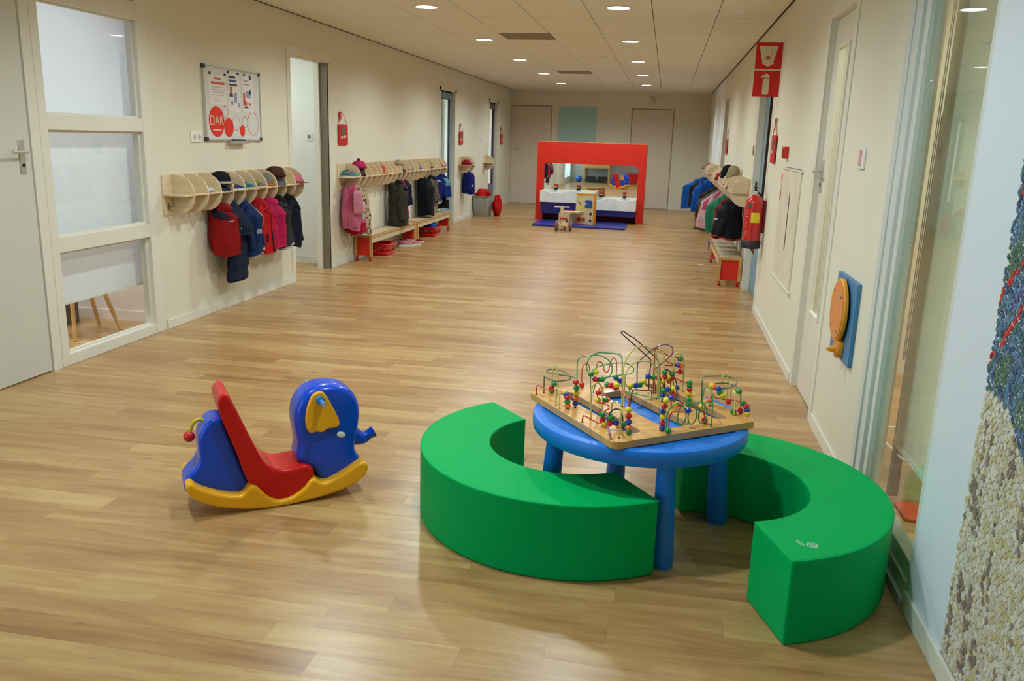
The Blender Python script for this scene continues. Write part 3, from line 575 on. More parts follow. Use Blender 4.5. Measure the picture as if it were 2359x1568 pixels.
# ------------------------------------------------------------------ mosaic panel
def mosaic():
    t = thing('mosaic_panel', 'tall stone mosaic, beige below and blue above, on the right wall', 'mosaic', (XR, 0, 0))
    y0, y1, z0, z1 = 1.3, 2.445, .085, ZC-.03
    MB().box(-.006, -.0001, y0, y1, z0, z1).obj('grout_bed', mat('grout', (226, 230, 228), .8), t, smooth=False)
    pal = {'beige': [(218, 210, 186), (208, 198, 170), (224, 218, 200), (204, 194, 166), (218, 214, 202), (204, 190, 140)], 'brown': [(146, 128, 114), (158, 140, 124), (134, 118, 108)],
           'blue': [(62, 106, 150), (84, 128, 160), (50, 84, 122), (70, 112, 120), (96, 140, 170)], 'green': [(70, 110, 96), (88, 124, 104)], 'red': [(204, 48, 44), (186, 60, 56)], 'violet': [(88, 78, 150)]}
    mats = {}
    for k, l in pal.items():
        for i, c in enumerate(l): mats[(k, i)] = mat('tessera_%s_%d' % (k, i), c, .45, .08, 60)
    rnd = random.Random(5); tiles = []
    pitch = .0175; cl = [(rnd.uniform(1.5, 2.43), rnd.uniform(.1, .85), rnd.uniform(.015, .028), rnd.uniform(.04, .07)) for _ in range(12)]
    cl += [(2.40, .62, .018, .05), (2.34, .55, .026, .06), (2.37, .33, .022, .05), (2.30, .30, .02, .06), (2.41, .20, .02, .05), (2.28, .16, .024, .05), (2.22, .42, .024, .06)]
    def region(cy_, cz):
        bnd = .905-.35*(y1-cy_)+.05*math.sin(cy_*9)
        if cz < bnd:
            if any(((cy_-a)/c)**2+((cz-b_)/d)**2 < 1 for a, b_, c, d in cl) and rnd.random() < .8: return 'brown'
            for k, off in ((2.2, 2.415), (1.6, 2.31), (1.9, 2.2), (2.4, 2.05)):
                if abs(cy_-(off+.035*math.sin(cz*k*4+off*7))) < .004: return 'brown'
            return 'beige'
        for off in (.985, 1.16, 1.42, 1.75, 2.1):
            if abs((cz-off)-(y1-cy_)*1.15) < .014: return 'red'
        if abs((cz-1.12)-(y1-cy_)*.55) < .010 and cy_ < 2.36: return 'violet'
        return 'green' if math.sin(cy_*31+cz*17)+math.sin(cz*23-cy_*9) > 1.1 else 'blue'
    ca, sa = math.cos(.62), math.sin(.62); v = -1.8
    while v < 3.4:
        u = -.5+rnd.uniform(0, .02); pv = pitch*rnd.uniform(.85, 1.15)
        while u < 4.2:
            l = rnd.uniform(.012, .026)
            P4 = [(u, v), (u+l, v), (u+l, v+pv), (u, v+pv)]
            Q4 = [(q[0]*ca-q[1]*sa, q[0]*sa+q[1]*ca) for q in P4]
            cy_ = sum(q[0] for q in Q4)/4; cz = sum(q[1] for q in Q4)/4
            if y0+.008 < cy_ < y1-.006 and z0+.008 < cz < z1-.008:
                kind = region(cy_, cz); tiles.append((Q4, cy_, cz, 0, kind, rnd.randrange(len(pal[kind])), (cy_ < 2.0)*10+abs(cy_-2.4)+abs(cz-.5)*.35))
            u += l
        v += pv
    tiles.sort(key=lambda q: q[6])
    def tm(mb, q):
        Q4, cy_, cz = q[:3]; j = lambda: rnd.uniform(-.0022, .0022); h = -.0075-rnd.uniform(0, .0025)
        P = [(min(y1-.001, cy_+(y-cy_)*.78+j()), cz+(z-cz)*.78+j()) for y, z in Q4]
        mb.add([(-.005, *p) for p in P]+[(h, *p) for p in P], [(4, 5, 6, 7), (0, 4, 7, 3), (1, 2, 6, 5), (0, 1, 5, 4), (2, 3, 7, 6)])
    for q in tiles[:298]:
        mb = MB(); tm(mb, q); mb.obj('tessera', mats[(q[4], q[5])], t, smooth=False)
    mb = MB(); idx = []; keys = list(mats.keys())
    for q in tiles[298:]:
        n = len(mb.f); tm(mb, q); idx += [keys.index((q[4], q[5]))]*(len(mb.f)-n)
    me = bpy.data.meshes.new('tesserae'); me.from_pydata(mb.v, [], mb.f)
    for k in keys: me.materials.append(mats[k])
    me.polygons.foreach_set('material_index', idx)
    o = bpy.data.objects.new('tesserae', me); COL.objects.link(o); o.parent = t; o['kind'] = 'stuff'
mosaic()
# traced outlines (metres) of the rocking elephant and the bead maze wires and beads
E_BASE=[[-0.296,0.165],[-0.317,0.143],[-0.311,0.115],[-0.279,0.077],[-0.22,0.044],[-0.118,0.012],[-0.012,-0.004],[0.097,-0.002],[0.233,0.01],[0.349,0.035],[0.415,0.069],[0.44,0.11],[0.433,0.138],[0.407,0.149],[0.327,0.103],[0.252,0.073],[0.225,0.079],[0.199,0.105],[0.18,0.091],[0.157,0.061],[0.098,0.027],[0.045,0.024],[0.003,0.048],[-0.03,0.092],[-0.042,0.105],[-0.067,0.11],[-0.09,0.078],[-0.115,0.07],[-0.197,0.096],[-0.268,0.131]]
E_REAR=[[-0.166,0.402],[-0.208,0.395],[-0.239,0.353],[-0.253,0.314],[-0.254,0.268],[-0.249,0.234],[-0.268,0.195],[-0.302,0.167],[-0.321,0.133],[-0.311,0.084],[-0.225,0.065],[-0.12,0.034],[-0.063,0.039],[-0.053,0.081],[-0.099,0.208],[-0.129,0.307],[-0.15,0.384]]
E_RED=[[-0.158,0.509],[-0.175,0.489],[-0.171,0.435],[-0.141,0.341],[-0.109,0.245],[-0.08,0.139],[-0.06,0.103],[-0.035,0.094],[-0.007,0.051],[0.049,0.015],[0.124,0.019],[0.18,0.078],[0.209,0.108],[0.2,0.146],[0.169,0.163],[0.142,0.155],[0.062,0.15],[0.013,0.176],[-0.009,0.208],[-0.033,0.262],[-0.074,0.365],[-0.115,0.469],[-0.13,0.504],[-0.143,0.514]]
E_HEAD=[[0.297,0.499],[0.367,0.478],[0.409,0.43],[0.425,0.364],[0.417,0.305],[0.411,0.271],[0.406,0.242],[0.398,0.208],[0.401,0.177],[0.41,0.161],[0.433,0.122],[0.418,0.083],[0.254,0.037],[0.236,0.06],[0.219,0.103],[0.192,0.132],[0.155,0.15],[0.136,0.18],[0.149,0.241],[0.139,0.291],[0.132,0.359],[0.145,0.42],[0.178,0.468],[0.229,0.494]]
E_TRUNK=[[0.377,0.251],[0.406,0.227],[0.43,0.215],[0.454,0.213],[0.476,0.224],[0.501,0.236]]
E_EAR=[[0.238,0.481],[0.207,0.47],[0.188,0.43],[0.175,0.375],[0.176,0.328],[0.189,0.303],[0.202,0.296],[0.22,0.303],[0.247,0.293],[0.27,0.311],[0.312,0.308],[0.325,0.328],[0.304,0.383],[0.273,0.448],[0.256,0.474]]
E_HANDLE=[[0.236,0.445],[0.26,0.414]]
E_TUSK=[[0.331,0.269]]
E_TAIL=[[-0.219,0.369],[-0.237,0.383],[-0.262,0.37],[-0.277,0.335],[-0.282,0.313]]
WIRES=[["r",[[-0.283,-0.321,0.0],[-0.283,-0.321,0.025],[-0.27,-0.32,0.043],[-0.228,-0.314,0.039],[-0.195,-0.31,0.043],[-0.155,-0.305,0.054],[-0.112,-0.299,0.061],[-0.089,-0.296,0.06],[-0.076,-0.294,0.045],[-0.068,-0.293,0.0]]],["d",[[-0.291,-0.281,0.0],[-0.291,-0.282,0.07],[-0.286,-0.281,0.07],[-0.233,-0.278,0.071],[-0.213,-0.258,0.071],[-0.209,-0.22,0.072],[-0.233,-0.187,0.072],[-0.283,-0.175,0.073],[-0.332,-0.169,0.074],[-0.364,-0.185,0.074],[-0.372,-0.215,0.075],[-0.351,-0.239,0.075],[-0.322,-0.242,0.076],[-0.289,-0.227,0.077],[-0.251,-0.196,0.077],[-0.23,-0.181,0.078],[-0.197,-0.183,0.078],[-0.072,-0.257,0.106],[-0.072,-0.256,0.0]]],["y",[[-0.277,-0.253,0.0],[-0.277,-0.253,0.048],[-0.275,-0.251,0.102],[-0.267,-0.245,0.122],[-0.26,-0.241,0.118],[-0.255,-0.237,0.072],[-0.251,-0.234,0.006]]],["y",[[-0.085,-0.321,0.0],[-0.092,-0.32,0.052],[-0.109,-0.317,0.074],[-0.131,-0.314,0.059],[-0.124,-0.315,0.006]]],["g",[[-0.305,-0.11,0.0],[-0.305,-0.112,0.036],[-0.305,-0.114,0.117],[-0.303,-0.102,0.136],[-0.299,-0.084,0.141],[-0.288,-0.026,0.144],[-0.278,0.025,0.12],[-0.274,0.045,0.086],[-0.275,0.039,0.049],[-0.282,0.005,0.034],[-0.29,-0.038,0.048],[-0.296,-0.065,0.073],[-0.297,-0.072,0.104],[-0.294,-0.059,0.133],[-0.288,-0.027,0.154],[-0.281,0.011,0.152],[-0.269,0.069,0.144],[-0.265,0.088,0.122],[-0.264,0.092,0.059],[-0.264,0.094,0.0]]],["o",[[-0.304,-0.087,0.008],[-0.304,-0.089,0.083],[-0.302,-0.074,0.105],[-0.3,-0.058,0.096],[-0.299,-0.049,0.064],[-0.298,-0.037,0.057],[-0.296,-0.024,0.084],[-0.295,-0.012,0.111],[-0.292,0.008,0.098],[-0.291,0.017,0.067],[-0.289,0.033,0.063],[-0.288,0.042,0.09],[-0.287,0.051,0.12],[-0.285,0.065,0.119],[-0.284,0.074,0.098],[-0.284,0.077,0.012]]],["l",[[-0.181,-0.117,0.013],[-0.18,-0.122,0.097],[-0.182,-0.094,0.121],[-0.186,-0.035,0.131],[-0.19,0.038,0.128],[-0.193,0.083,0.113],[-0.194,0.104,0.089],[-0.193,0.082,0.074],[-0.19,0.028,0.075],[-0.186,-0.036,0.073],[-0.183,-0.085,0.068],[-0.181,-0.105,0.012]]],["y",[[-0.017,-0.068,0.0],[-0.016,-0.074,0.153],[-0.019,-0.059,0.197],[-0.026,-0.028,0.23],[-0.032,0.002,0.238],[-0.038,0.032,0.238],[-0.048,0.074,0.223],[-0.055,0.111,0.192],[-0.059,0.128,0.158],[-0.062,0.141,0.096],[-0.064,0.149,0.0]]],["y",[[-0.006,-0.067,0.004],[-0.005,-0.071,0.122],[-0.006,-0.067,0.144],[-0.01,-0.045,0.17],[-0.017,-0.014,0.18],[-0.024,0.019,0.18],[-0.035,0.07,0.17],[-0.041,0.098,0.149],[-0.046,0.121,0.102],[-0.048,0.13,0.004]]],["k",[[-0.127,0.201,0.004],[-0.127,0.191,0.098],[-0.127,0.186,0.124],[-0.128,0.167,0.152],[-0.13,0.122,0.192],[-0.133,0.049,0.25],[-0.133,0.032,0.258],[-0.135,-0.001,0.28],[-0.135,-0.012,0.28],[-0.135,-0.006,0.268],[-0.132,0.069,0.208],[-0.13,0.11,0.174],[-0.129,0.139,0.149],[-0.129,0.144,0.127],[-0.129,0.14,0.084],[-0.129,0.141,0.01]]],["p",[[-0.147,0.095,0.01],[-0.148,0.088,0.116],[-0.147,0.096,0.141],[-0.139,0.13,0.174],[-0.131,0.165,0.2],[-0.123,0.204,0.211],[-0.116,0.235,0.2],[-0.114,0.243,0.178],[-0.117,0.231,0.157],[-0.125,0.196,0.126],[-0.13,0.172,0.104],[-0.131,0.166,0.088],[-0.129,0.178,0.006]]],["k",[[0.007,-0.048,0.0],[0.029,-0.055,0.068],[0.026,-0.054,0.079],[-0.034,-0.034,0.072],[-0.078,-0.019,0.084],[-0.076,-0.02,0.114]]],["p",[[-0.043,-0.002,0.004],[-0.042,-0.004,0.052],[-0.049,0.046,0.046],[-0.052,0.075,0.042],[-0.055,0.1,0.036],[-0.056,0.108,0.006]]],["d",[[-0.122,0.038,0.014],[-0.121,0.042,0.046],[-0.116,0.084,0.047],[-0.111,0.121,0.081],[-0.108,0.143,0.077],[-0.105,0.169,0.072],[-0.102,0.191,0.057],[-0.101,0.197,0.002]]],["r",[[-0.139,-0.111,0.0],[-0.117,-0.118,0.049],[-0.054,-0.137,0.075],[0.074,-0.174,0.113],[0.174,-0.204,0.13],[0.236,-0.222,0.124],[0.26,-0.229,0.102],[0.278,-0.235,0.0]]],["r",[[0.085,-0.21,0.097],[0.0841,-0.2165,0.0956],[0.0815,-0.2224,0.0942],[0.0774,-0.2275,0.0927],[0.0721,-0.2313,0.0913],[0.066,-0.2335,0.0899],[0.0595,-0.234,0.0885],[0.0531,-0.2327,0.0871],[0.0473,-0.2297,0.0857],[0.0425,-0.2253,0.0843],[0.0391,-0.2198,0.0828],[0.0373,-0.2135,0.0814],[0.0372,-0.207,0.08],[0.0389,-0.2007,0.0786],[0.0422,-0.1951,0.0772],[0.0469,-0.1906,0.0757],[0.0526,-0.1875,0.0743],[0.059,-0.1861,0.0729],[0.0655,-0.1864,0.0715],[0.0717,-0.1885,0.0701],[0.0771,-0.1922,0.0687],[0.0813,-0.1971,0.0673],[0.084,-0.2031,0.0658],[0.085,-0.2095,0.0644],[0.0842,-0.216,0.063],[0.0818,-0.222,0.0616],[0.0778,-0.2271,0.0602],[0.0726,-0.231,0.0588],[0.0665,-0.2334,0.0573],[0.06,-0.234,0.0559],[0.0536,-0.2328,0.0545],[0.0477,-0.23,0.0531],[0.0428,-0.2257,0.0517],[0.0393,-0.2202,0.0503],[0.0373,-0.214,0.0488],[0.0371,-0.2075,0.0474],[0.0387,-0.2012,0.046],[0.0419,-0.1955,0.0446],[0.0465,-0.1909,0.0432],[0.0522,-0.1877,0.0417],[0.0585,-0.1861,0.0403],[0.065,-0.1863,0.0389],[0.0712,-0.1883,0.0375],[0.0767,-0.1918,0.0361],[0.081,-0.1967,0.0347],[0.0838,-0.2026,0.0333],[0.085,-0.209,0.0318],[0.0844,-0.2155,0.0304],[0.082,-0.2216,0.029],[0.0781,-0.2268,0.0276],[0.073,-0.2308,0.0262],[0.067,-0.2332,0.0248],[0.0605,-0.234,0.0233],[0.0541,-0.233,0.0219],[0.0481,-0.2303,0.0205],[0.0432,-0.2261,0.0191],[0.0395,-0.2207,0.0177],[0.0374,-0.2145,0.0163],[0.0371,-0.208,0.0148],[0.0385,-0.2016,0.0134],[0.0416,-0.1959,0.012]]],["y",[[0.084,-0.278,0.0],[0.085,-0.283,0.121],[0.082,-0.269,0.143],[0.078,-0.255,0.146],[0.073,-0.234,0.13],[0.069,-0.22,0.094],[0.069,-0.218,0.005]]],["y",[[0.292,-0.286,0.0],[0.296,-0.287,0.099],[0.27,-0.281,0.12],[0.236,-0.272,0.119],[0.202,-0.265,0.099],[0.201,-0.264,0.051]]],["r",[[0.095,-0.323,0.0],[0.096,-0.322,0.02],[0.103,-0.317,0.027],[0.151,-0.286,0.009],[0.159,-0.281,0.023],[0.167,-0.276,0.047]]],["p",[[0.292,-0.321,0.0],[0.275,-0.316,0.022],[0.235,-0.302,0.032],[0.23,-0.301,0.058],[0.198,-0.29,0.064],[0.154,-0.275,0.031]]],["k",[[0.207,-0.273,0.017],[0.206,-0.276,0.061],[0.212,-0.262,0.08],[0.218,-0.244,0.08],[0.223,-0.232,0.065],[0.226,-0.224,0.008]]],["g",[[0.287,-0.091,0.003],[0.284,-0.09,0.053],[0.299,-0.092,0.121],[0.265,-0.088,0.12],[0.18,-0.077,0.099],[0.048,-0.06,0.072],[-0.007,-0.053,0.061],[-0.037,-0.05,0.053],[-0.043,-0.049,0.009]]],["r",[[0.321,-0.089,0.0],[0.32,-0.087,0.026],[0.32,-0.086,0.065],[0.316,-0.067,0.081],[0.3,0.004,0.067],[0.294,0.035,0.079],[0.283,0.084,0.066],[0.279,0.103,0.054],[0.276,0.114,0.026],[0.276,0.117,0.0]]],["g",[[0.2689,-0.0587,0],[0.2689,-0.0587,0.052],[0.2693,-0.0565,0.0615],[0.2699,-0.0529,0.0706],[0.2707,-0.0481,0.0787],[0.2718,-0.0422,0.0855],[0.273,-0.0355,0.0906],[0.2743,-0.0282,0.0939],[0.2756,-0.0205,0.095],[0.277,-0.0128,0.094],[0.2783,-0.0055,0.0909],[0.2795,0.0013,0.0859],[0.2806,0.0073,0.0792],[0.2814,0.0121,0.0711],[0.2821,0.0158,0.0621],[0.2825,0.0181,0.0526],[0.2827,0.0191,0.0431],[0.2826,0.0187,0.034],[0.2823,0.017,0.0258],[0.2818,0.0143,0.0189],[0.2812,0.0107,0.0136],[0.2804,0.0065,0.0103],[0.2796,0.002,0.009],[0.2788,-0.0026,0.0099],[0.2781,-0.0069,0.0128],[0.2774,-0.0106,0.0177],[0.2769,-0.0135,0.0244],[0.2765,-0.0154,0.0323],[0.2764,-0.016,0.0413],[0.2766,-0.0153,0.0508],[0.2769,-0.0133,0.0604],[0.2775,-0.0099,0.0695],[0.2784,-0.0052,0.0778],[0.2794,0.0006,0.0847],[0.2806,0.0072,0.0901],[0.2819,0.0145,0.0936],[0.2832,0.0221,0.095],[0.2846,0.0298,0.0942],[0.2859,0.0372,0.0914],[0.2871,0.0441,0.0866],[0.2882,0.0501,0.0801],[0.2891,0.0552,0.0722],[0.2897,0.059,0.0633],[0.2902,0.0615,0.0538],[0.2904,0.0626,0.0442],[0.2903,0.0624,0.0351],[0.2901,0.0609,0.0267],[0.2896,0.0583,0.0196],[0.289,0.0548,0.0142],[0.2883,0.0506,0.0106],[0.2875,0.0461,0.0091],[0.2867,0.0415,0.0097],[0.2859,0.0372,0.0124],[0.2852,0.0334,0.017],[0.2847,0.0304,0.0235],[0.2843,0.0284,0.0313],[0.2842,0.0276,0.0401],[0.2843,0.0281,0.0496],[0.2846,0.03,0.0592],[0.2852,0.0332,0.0684],[0.286,0.0377,0.0768],[0.287,0.0434,0.084],[0.2881,0.0499,0.0895],[0.2894,0.0571,0.0933],[0.2908,0.0647,0.0949],[0.2921,0.0724,0.0944],[0.2935,0.0799,0.0919],[0.2947,0.0869,0.0873],[0.2958,0.093,0.081],[0.2967,0.0982,0.0732],[0.2974,0.1022,0.0644],[0.2979,0.1048,0.055],[0.2981,0.1061,0.0454],[0.2981,0.106,0.0362],[0.2979,0.1047,0.0277],[0.2974,0.1022,0.0204],[0.2968,0.0988,0.0148],[0.2961,0.0948,0.0109],[0.2953,0.0903,0.0091],[0.2945,0.0857,0.0095],[0.2937,0.0813,0.0119],[0.293,0.0774,0.0164],[0.2925,0.0743,0.0226],[0.2921,0.0721,0.0302],[0.2919,0.0712,0.039],[0.292,0.0715,0.0484],[0.2923,0.0733,0.058],[0.2928,0.0763,0.0673],[0.2936,0.0807,0.0758],[0.2946,0.0862,0.0831],[0.2957,0.0926,0.0889],[0.297,0.0998,0.0929],[0.302,0.128,0.08],[0.302,0.128,0]]],["g",[[0.204,0.157,0.033],[0.214,0.153,0.113],[0.245,0.142,0.134],[0.288,0.126,0.131],[0.31,0.118,0.103],[0.32,0.114,0.0]]],["d",[[0.065,0.271,0.0],[0.063,0.268,0.089],[0.033,0.294,0.093],[0.009,0.326,0.093],[0.014,0.358,0.093],[0.03,0.401,0.093],[0.067,0.424,0.093],[0.12,0.404,0.093],[0.165,0.345,0.093],[0.181,0.285,0.093],[0.159,0.261,0.093],[0.129,0.264,0.093],[0.111,0.29,0.093],[0.113,0.331,0.093],[0.145,0.355,0.093],[0.194,0.339,0.093],[0.23,0.326,0.084],[0.235,0.332,0.0]]],["r",[[0.113,0.277,0.009],[0.118,0.279,0.048],[0.138,0.287,0.04],[0.189,0.305,0.048],[0.22,0.317,0.051],[0.243,0.325,0.048],[0.26,0.331,0.044],[0.271,0.335,0.004]]],["y",[[0.063,0.39,0.004],[0.058,0.379,0.076],[0.059,0.381,0.107],[0.062,0.388,0.112],[0.065,0.396,0.103],[0.067,0.401,0.077],[0.068,0.402,0.006]]],["y",[[0.246,0.289,0.0],[0.24,0.292,0.073],[0.217,0.304,0.087],[0.192,0.316,0.085],[0.173,0.326,0.068],[0.178,0.323,0.033]]],["r",[[-0.121,0.161,0.0],[-0.122,0.154,0.189],[-0.12,0.169,0.192],[-0.11,0.222,0.161],[-0.104,0.256,0.154],[-0.1,0.283,0.146]]],["r",[[-0.113,0.204,0.12],[-0.113,0.206,0.14],[-0.107,0.24,0.126],[-0.103,0.265,0.12],[-0.099,0.286,0.116]]],["r",[[-0.099,0.286,0.116],[-0.107,0.243,0.118],[-0.113,0.206,0.12],[-0.114,0.203,0.112],[-0.112,0.214,0.102],[-0.107,0.243,0.091],[-0.099,0.288,0.085]]],["y",[[-0.098,0.298,0.0],[-0.098,0.297,0.108],[-0.098,0.291,0.141],[-0.099,0.275,0.169],[-0.101,0.256,0.175],[-0.101,0.244,0.165],[-0.102,0.243,0.123],[-0.101,0.25,0.026]]],["y",[[-0.12,0.165,0.0],[-0.123,0.157,0.145],[-0.122,0.16,0.181],[-0.118,0.17,0.187],[-0.113,0.183,0.178],[-0.109,0.195,0.159],[-0.103,0.21,0.0]]],["r",[[-0.09,0.23,0.002],[-0.09,0.23,0.07],[-0.052,0.255,0.062],[-0.023,0.274,0.055],[-0.019,0.276,0.004]]],["k",[[-0.094,0.201,0.004],[-0.096,0.195,0.095],[-0.091,0.209,0.106],[-0.082,0.233,0.075],[-0.077,0.245,0.052],[-0.075,0.251,0.004]]],["b",[[-0.006,0.125,0.0],[-0.007,0.125,0.047],[-0.006,0.147,0.052],[-0.005,0.172,0.052],[-0.004,0.179,0.004]]],["r",[[0.078,0.106,0.009],[0.077,0.105,0.044],[0.093,0.117,0.022],[0.108,0.129,0.021],[0.133,0.148,0.037],[0.138,0.152,0.004]]]]
BEADS=[["y",[-0.092,-0.296,0.061]],["b",[-0.08,-0.295,0.055]],["r",[-0.073,-0.294,0.045]],["g",[-0.071,-0.294,0.028]],["o",[-0.069,-0.293,0.011]],["r",[-0.073,-0.258,0.106]],["g",[-0.071,-0.255,0.081]],["y",[-0.071,-0.254,0.06]],["o",[-0.072,-0.256,0.039]],["b",[-0.072,-0.256,0.017]],["r",[-0.278,-0.253,0.023]],["g",[-0.267,-0.246,0.042]],["g",[-0.276,-0.252,0.008]],["r",[-0.304,-0.087,0.01]],["g",[-0.18,-0.122,0.097]],["y",[-0.182,-0.096,0.103]],["r",[-0.182,-0.098,0.071]],["g",[-0.183,-0.08,0.068]],["g",[-0.184,-0.062,0.066]],["t",[-0.189,0.011,0.065]],["b",[-0.19,0.033,0.048]],["y",[-0.041,-0.015,0.074]],["b",[-0.044,0.013,0.072]],["g",[-0.047,0.035,0.071]],["y",[-0.05,0.058,0.081]],["b",[-0.111,0.121,0.081]],["g",[-0.108,0.144,0.076]],["r",[-0.105,0.169,0.072]],["y",[-0.102,0.191,0.055]],["y",[0.26,-0.229,0.09]],["r",[0.264,-0.231,0.068]],["b",[0.268,-0.232,0.046]],["o",[0.273,-0.233,0.024]],["g",[0.277,-0.234,0.005]],["g",[-0.012,-0.149,0.102]],["r",[0.039,-0.164,0.115]],["y",[0.108,-0.185,0.137]],["r",[0.1,-0.182,0.123]],["r",[0.049,-0.227,0.094]],["y",[0.049,-0.229,0.064]],["g",[0.065,-0.203,0.065]],["g",[0.164,-0.278,0.048]],["r",[0.165,-0.278,0.026]],["y",[0.172,-0.273,0.014]],["g",[0.209,-0.269,0.048]],["r",[0.207,-0.274,0.026]],["b",[0.216,-0.251,0.028]],["o",[0.221,-0.238,0.015]],["g",[0.226,-0.225,0.024]],["y",[0.299,-0.092,0.121]],["r",[0.29,-0.091,0.097]],["b",[0.281,-0.09,0.074]],["y",[0.284,-0.09,0.053]],["r",[0.284,-0.09,0.03]],["b",[0.287,-0.091,0.009]],["g",[0.321,-0.089,0.007]],["b",[0.298,0.014,0.07]],["y",[0.281,0.093,0.068]],["r",[0.276,0.116,0.008]],["g",[0.231,0.316,0.093]],["y",[0.129,0.264,0.093]],["o",[0.151,0.256,0.093]],["b",[0.177,0.259,0.093]],["r",[0.234,0.331,0.0]],["g",[0.25,0.328,0.047]],["r",[0.263,0.333,0.038]],["b",[0.268,0.334,0.022]],["y",[0.271,0.335,0.007]],["g",[0.149,0.291,0.066]],["y",[0.161,0.295,0.055]],["r",[0.188,0.305,0.038]],["o",[0.109,0.276,0.022]],["g",[0.232,0.296,0.0]],["g",[-0.101,0.275,0.146]],["p",[-0.103,0.265,0.12]],["o",[-0.1,0.279,0.116]],["r",[-0.1,0.28,0.089]],["g",[-0.024,0.274,0.062]],["g",[-0.023,0.274,0.049]],["r",[-0.021,0.275,0.034]],["y",[-0.021,0.275,0.013]],["r",[-0.09,0.23,0.07]],["o",[-0.099,0.224,0.053]],["g",[-0.09,0.23,0.086]],["g",[-0.096,0.195,0.095]],["r",[-0.095,0.198,0.077]],["y",[-0.091,0.21,0.074]],["b",[-0.076,0.249,0.027]],["g",[-0.007,0.125,0.046]],["b",[-0.007,0.123,0.027]],["b",[-0.006,0.147,0.051]],["y",[-0.005,0.174,0.05]],["r",[-0.004,0.176,0.027]],["b",[0.077,0.105,0.044]],["y",[0.093,0.117,0.018]],["r",[0.108,0.129,0.021]],["g",[0.132,0.148,0.046]],["g",[0.133,0.148,0.028]]]
# ------------------------------------------------------------------ green foam ring benches
GRN = mat('green_vinyl_top', (0, 172, 88), .5, .012, 5, .04, 25, spec=.06)
def ring_bench(label, cx_, cy_, a0, a1, ri, ro, h=.297):
    t = thing('foam_bench', label, 'bench', (cx_, cy_, 0), 0, 'green half-ring foam benches')
    n = 60
    def ringmesh(z0, z1):
        pr_ = [(ri, z0), (ro, z0), (ro, z1), (ri, z1)]; vs = []; mb = MB()
        for i in range(n+1):
            a = a0+(a1-a0)*i/n
            vs += [(r*math.cos(a), r*math.sin(a), z) for r, z in pr_]
        fs = [(i*4+j, i*4+(j+1) % 4, i*4+4+(j+1) % 4, i*4+4+j) for i in range(n) for j in range(4)]+[(0, 3, 2, 1), (n*4, n*4+1, n*4+2, n*4+3)]
        return mb.add(vs, fs)
    ringmesh(0, h).obj('cover', GRN, t, bevel=.009, seg=3)
    mb = MB()
    for r in (ro-.004, ri+.004):
        mb.tube([(r*math.cos(a0+(a1-a0)*i/n), r*math.sin(a0+(a1-a0)*i/n), h-.0045) for i in range(n+1)], .0042, 6)
    for a in (a0, a1):
        s = .004 if a == a0 else -.004
        mb.tube([((ri+.006)*math.cos(a)-s*math.sin(a), (ri+.006)*math.sin(a)+s*math.cos(a), h-.0045), ((ro-.006)*math.cos(a)-s*math.sin(a), (ro-.006)*math.sin(a)+s*math.cos(a), h-.0045)], .0042, 6)
        mb.tube([((ro-.006)*math.cos(a)-s*math.sin(a), (ro-.006)*math.sin(a)+s*math.cos(a), h-.006), ((ro-.006)*math.cos(a)-s*math.sin(a), (ro-.006)*math.sin(a)+s*math.cos(a), .006)], .004, 6)
    mb.obj('seam_piping', GRN, t)
    return t
ring_bench('green half-ring foam bench left of the blue table, open side to the table', -.321, 3.352, math.radians(132.4), math.radians(307.2), .340, .634)
bR = ring_bench('green half-ring foam bench right of the blue table by the right wall', .272, 3.085, math.radians(-71.2), math.radians(108), .348, .633)
EM = mat('emblem_grey', (190, 214, 196), .5)
mb = MB(); n = 24; c0 = (.52-.272+.035, 2.615-3.085)
vs = [(c0[0]+r*math.cos(2*PI*i/n), c0[1]+r*math.sin(2*PI*i/n)*.9, .2976) for r in (.019, .0145) for i in range(n)]
mb.add(vs, [(i, (i+1) % n, n+(i+1) % n, n+i) for i in range(n)])
for k in range(3): mb.box(c0[0]-.010, c0[0]+.010, c0[1]-.009+k*.007, c0[1]-.006+k*.007, .297, .2976)
R3 = Matrix.Translation((c0[0]-.034, c0[1]+.008, 0)) @ Matrix.Rotation(math.radians(-63), 4, 'Z')
for k, (w_, yy) in enumerate(((.042, 0), (.03, -.008))):
    for q in range(6): mb.box(-w_/2+q*w_/6, -w_/2+q*w_/6+w_/9, yy-.0025, yy+.0025, .297, .2976, M=R3)
mb.obj('emblem', EM, bR, smooth=False)
# ------------------------------------------------------------------ blue table
BL = mat('blue_plastic', (14, 122, 226), .4, .012, 5, .03, 30)
t = thing('round_table', 'round blue plastic children\'s table between the green benches', 'table', (-.035, 3.272, 0))
MB().lathe([(.40, .414), (.426, .416), (.431, .422), (.4335, .445), (.4325, .468), (.428, .476), (.418, .4795), (.400, .480), (.392, .4795), (.388, .4770), (0, .4770)], 72).lathe([(0, .425), (.40, .418)], 72).obj('tabletop', BL, t)
for a in (-70, 15, 105, 196):
    a = math.radians(a); r0, r1 = .335, .365
    c, s = math.cos(a), math.sin(a)
    MB().tube([(r0*c, r0*s, .45), (r0*c, r0*s, .43), (r1*c, r1*s, .012), (r1*c, r1*s, 0)], [.034, .034, .044, .041], 24).obj('leg', BL, t)
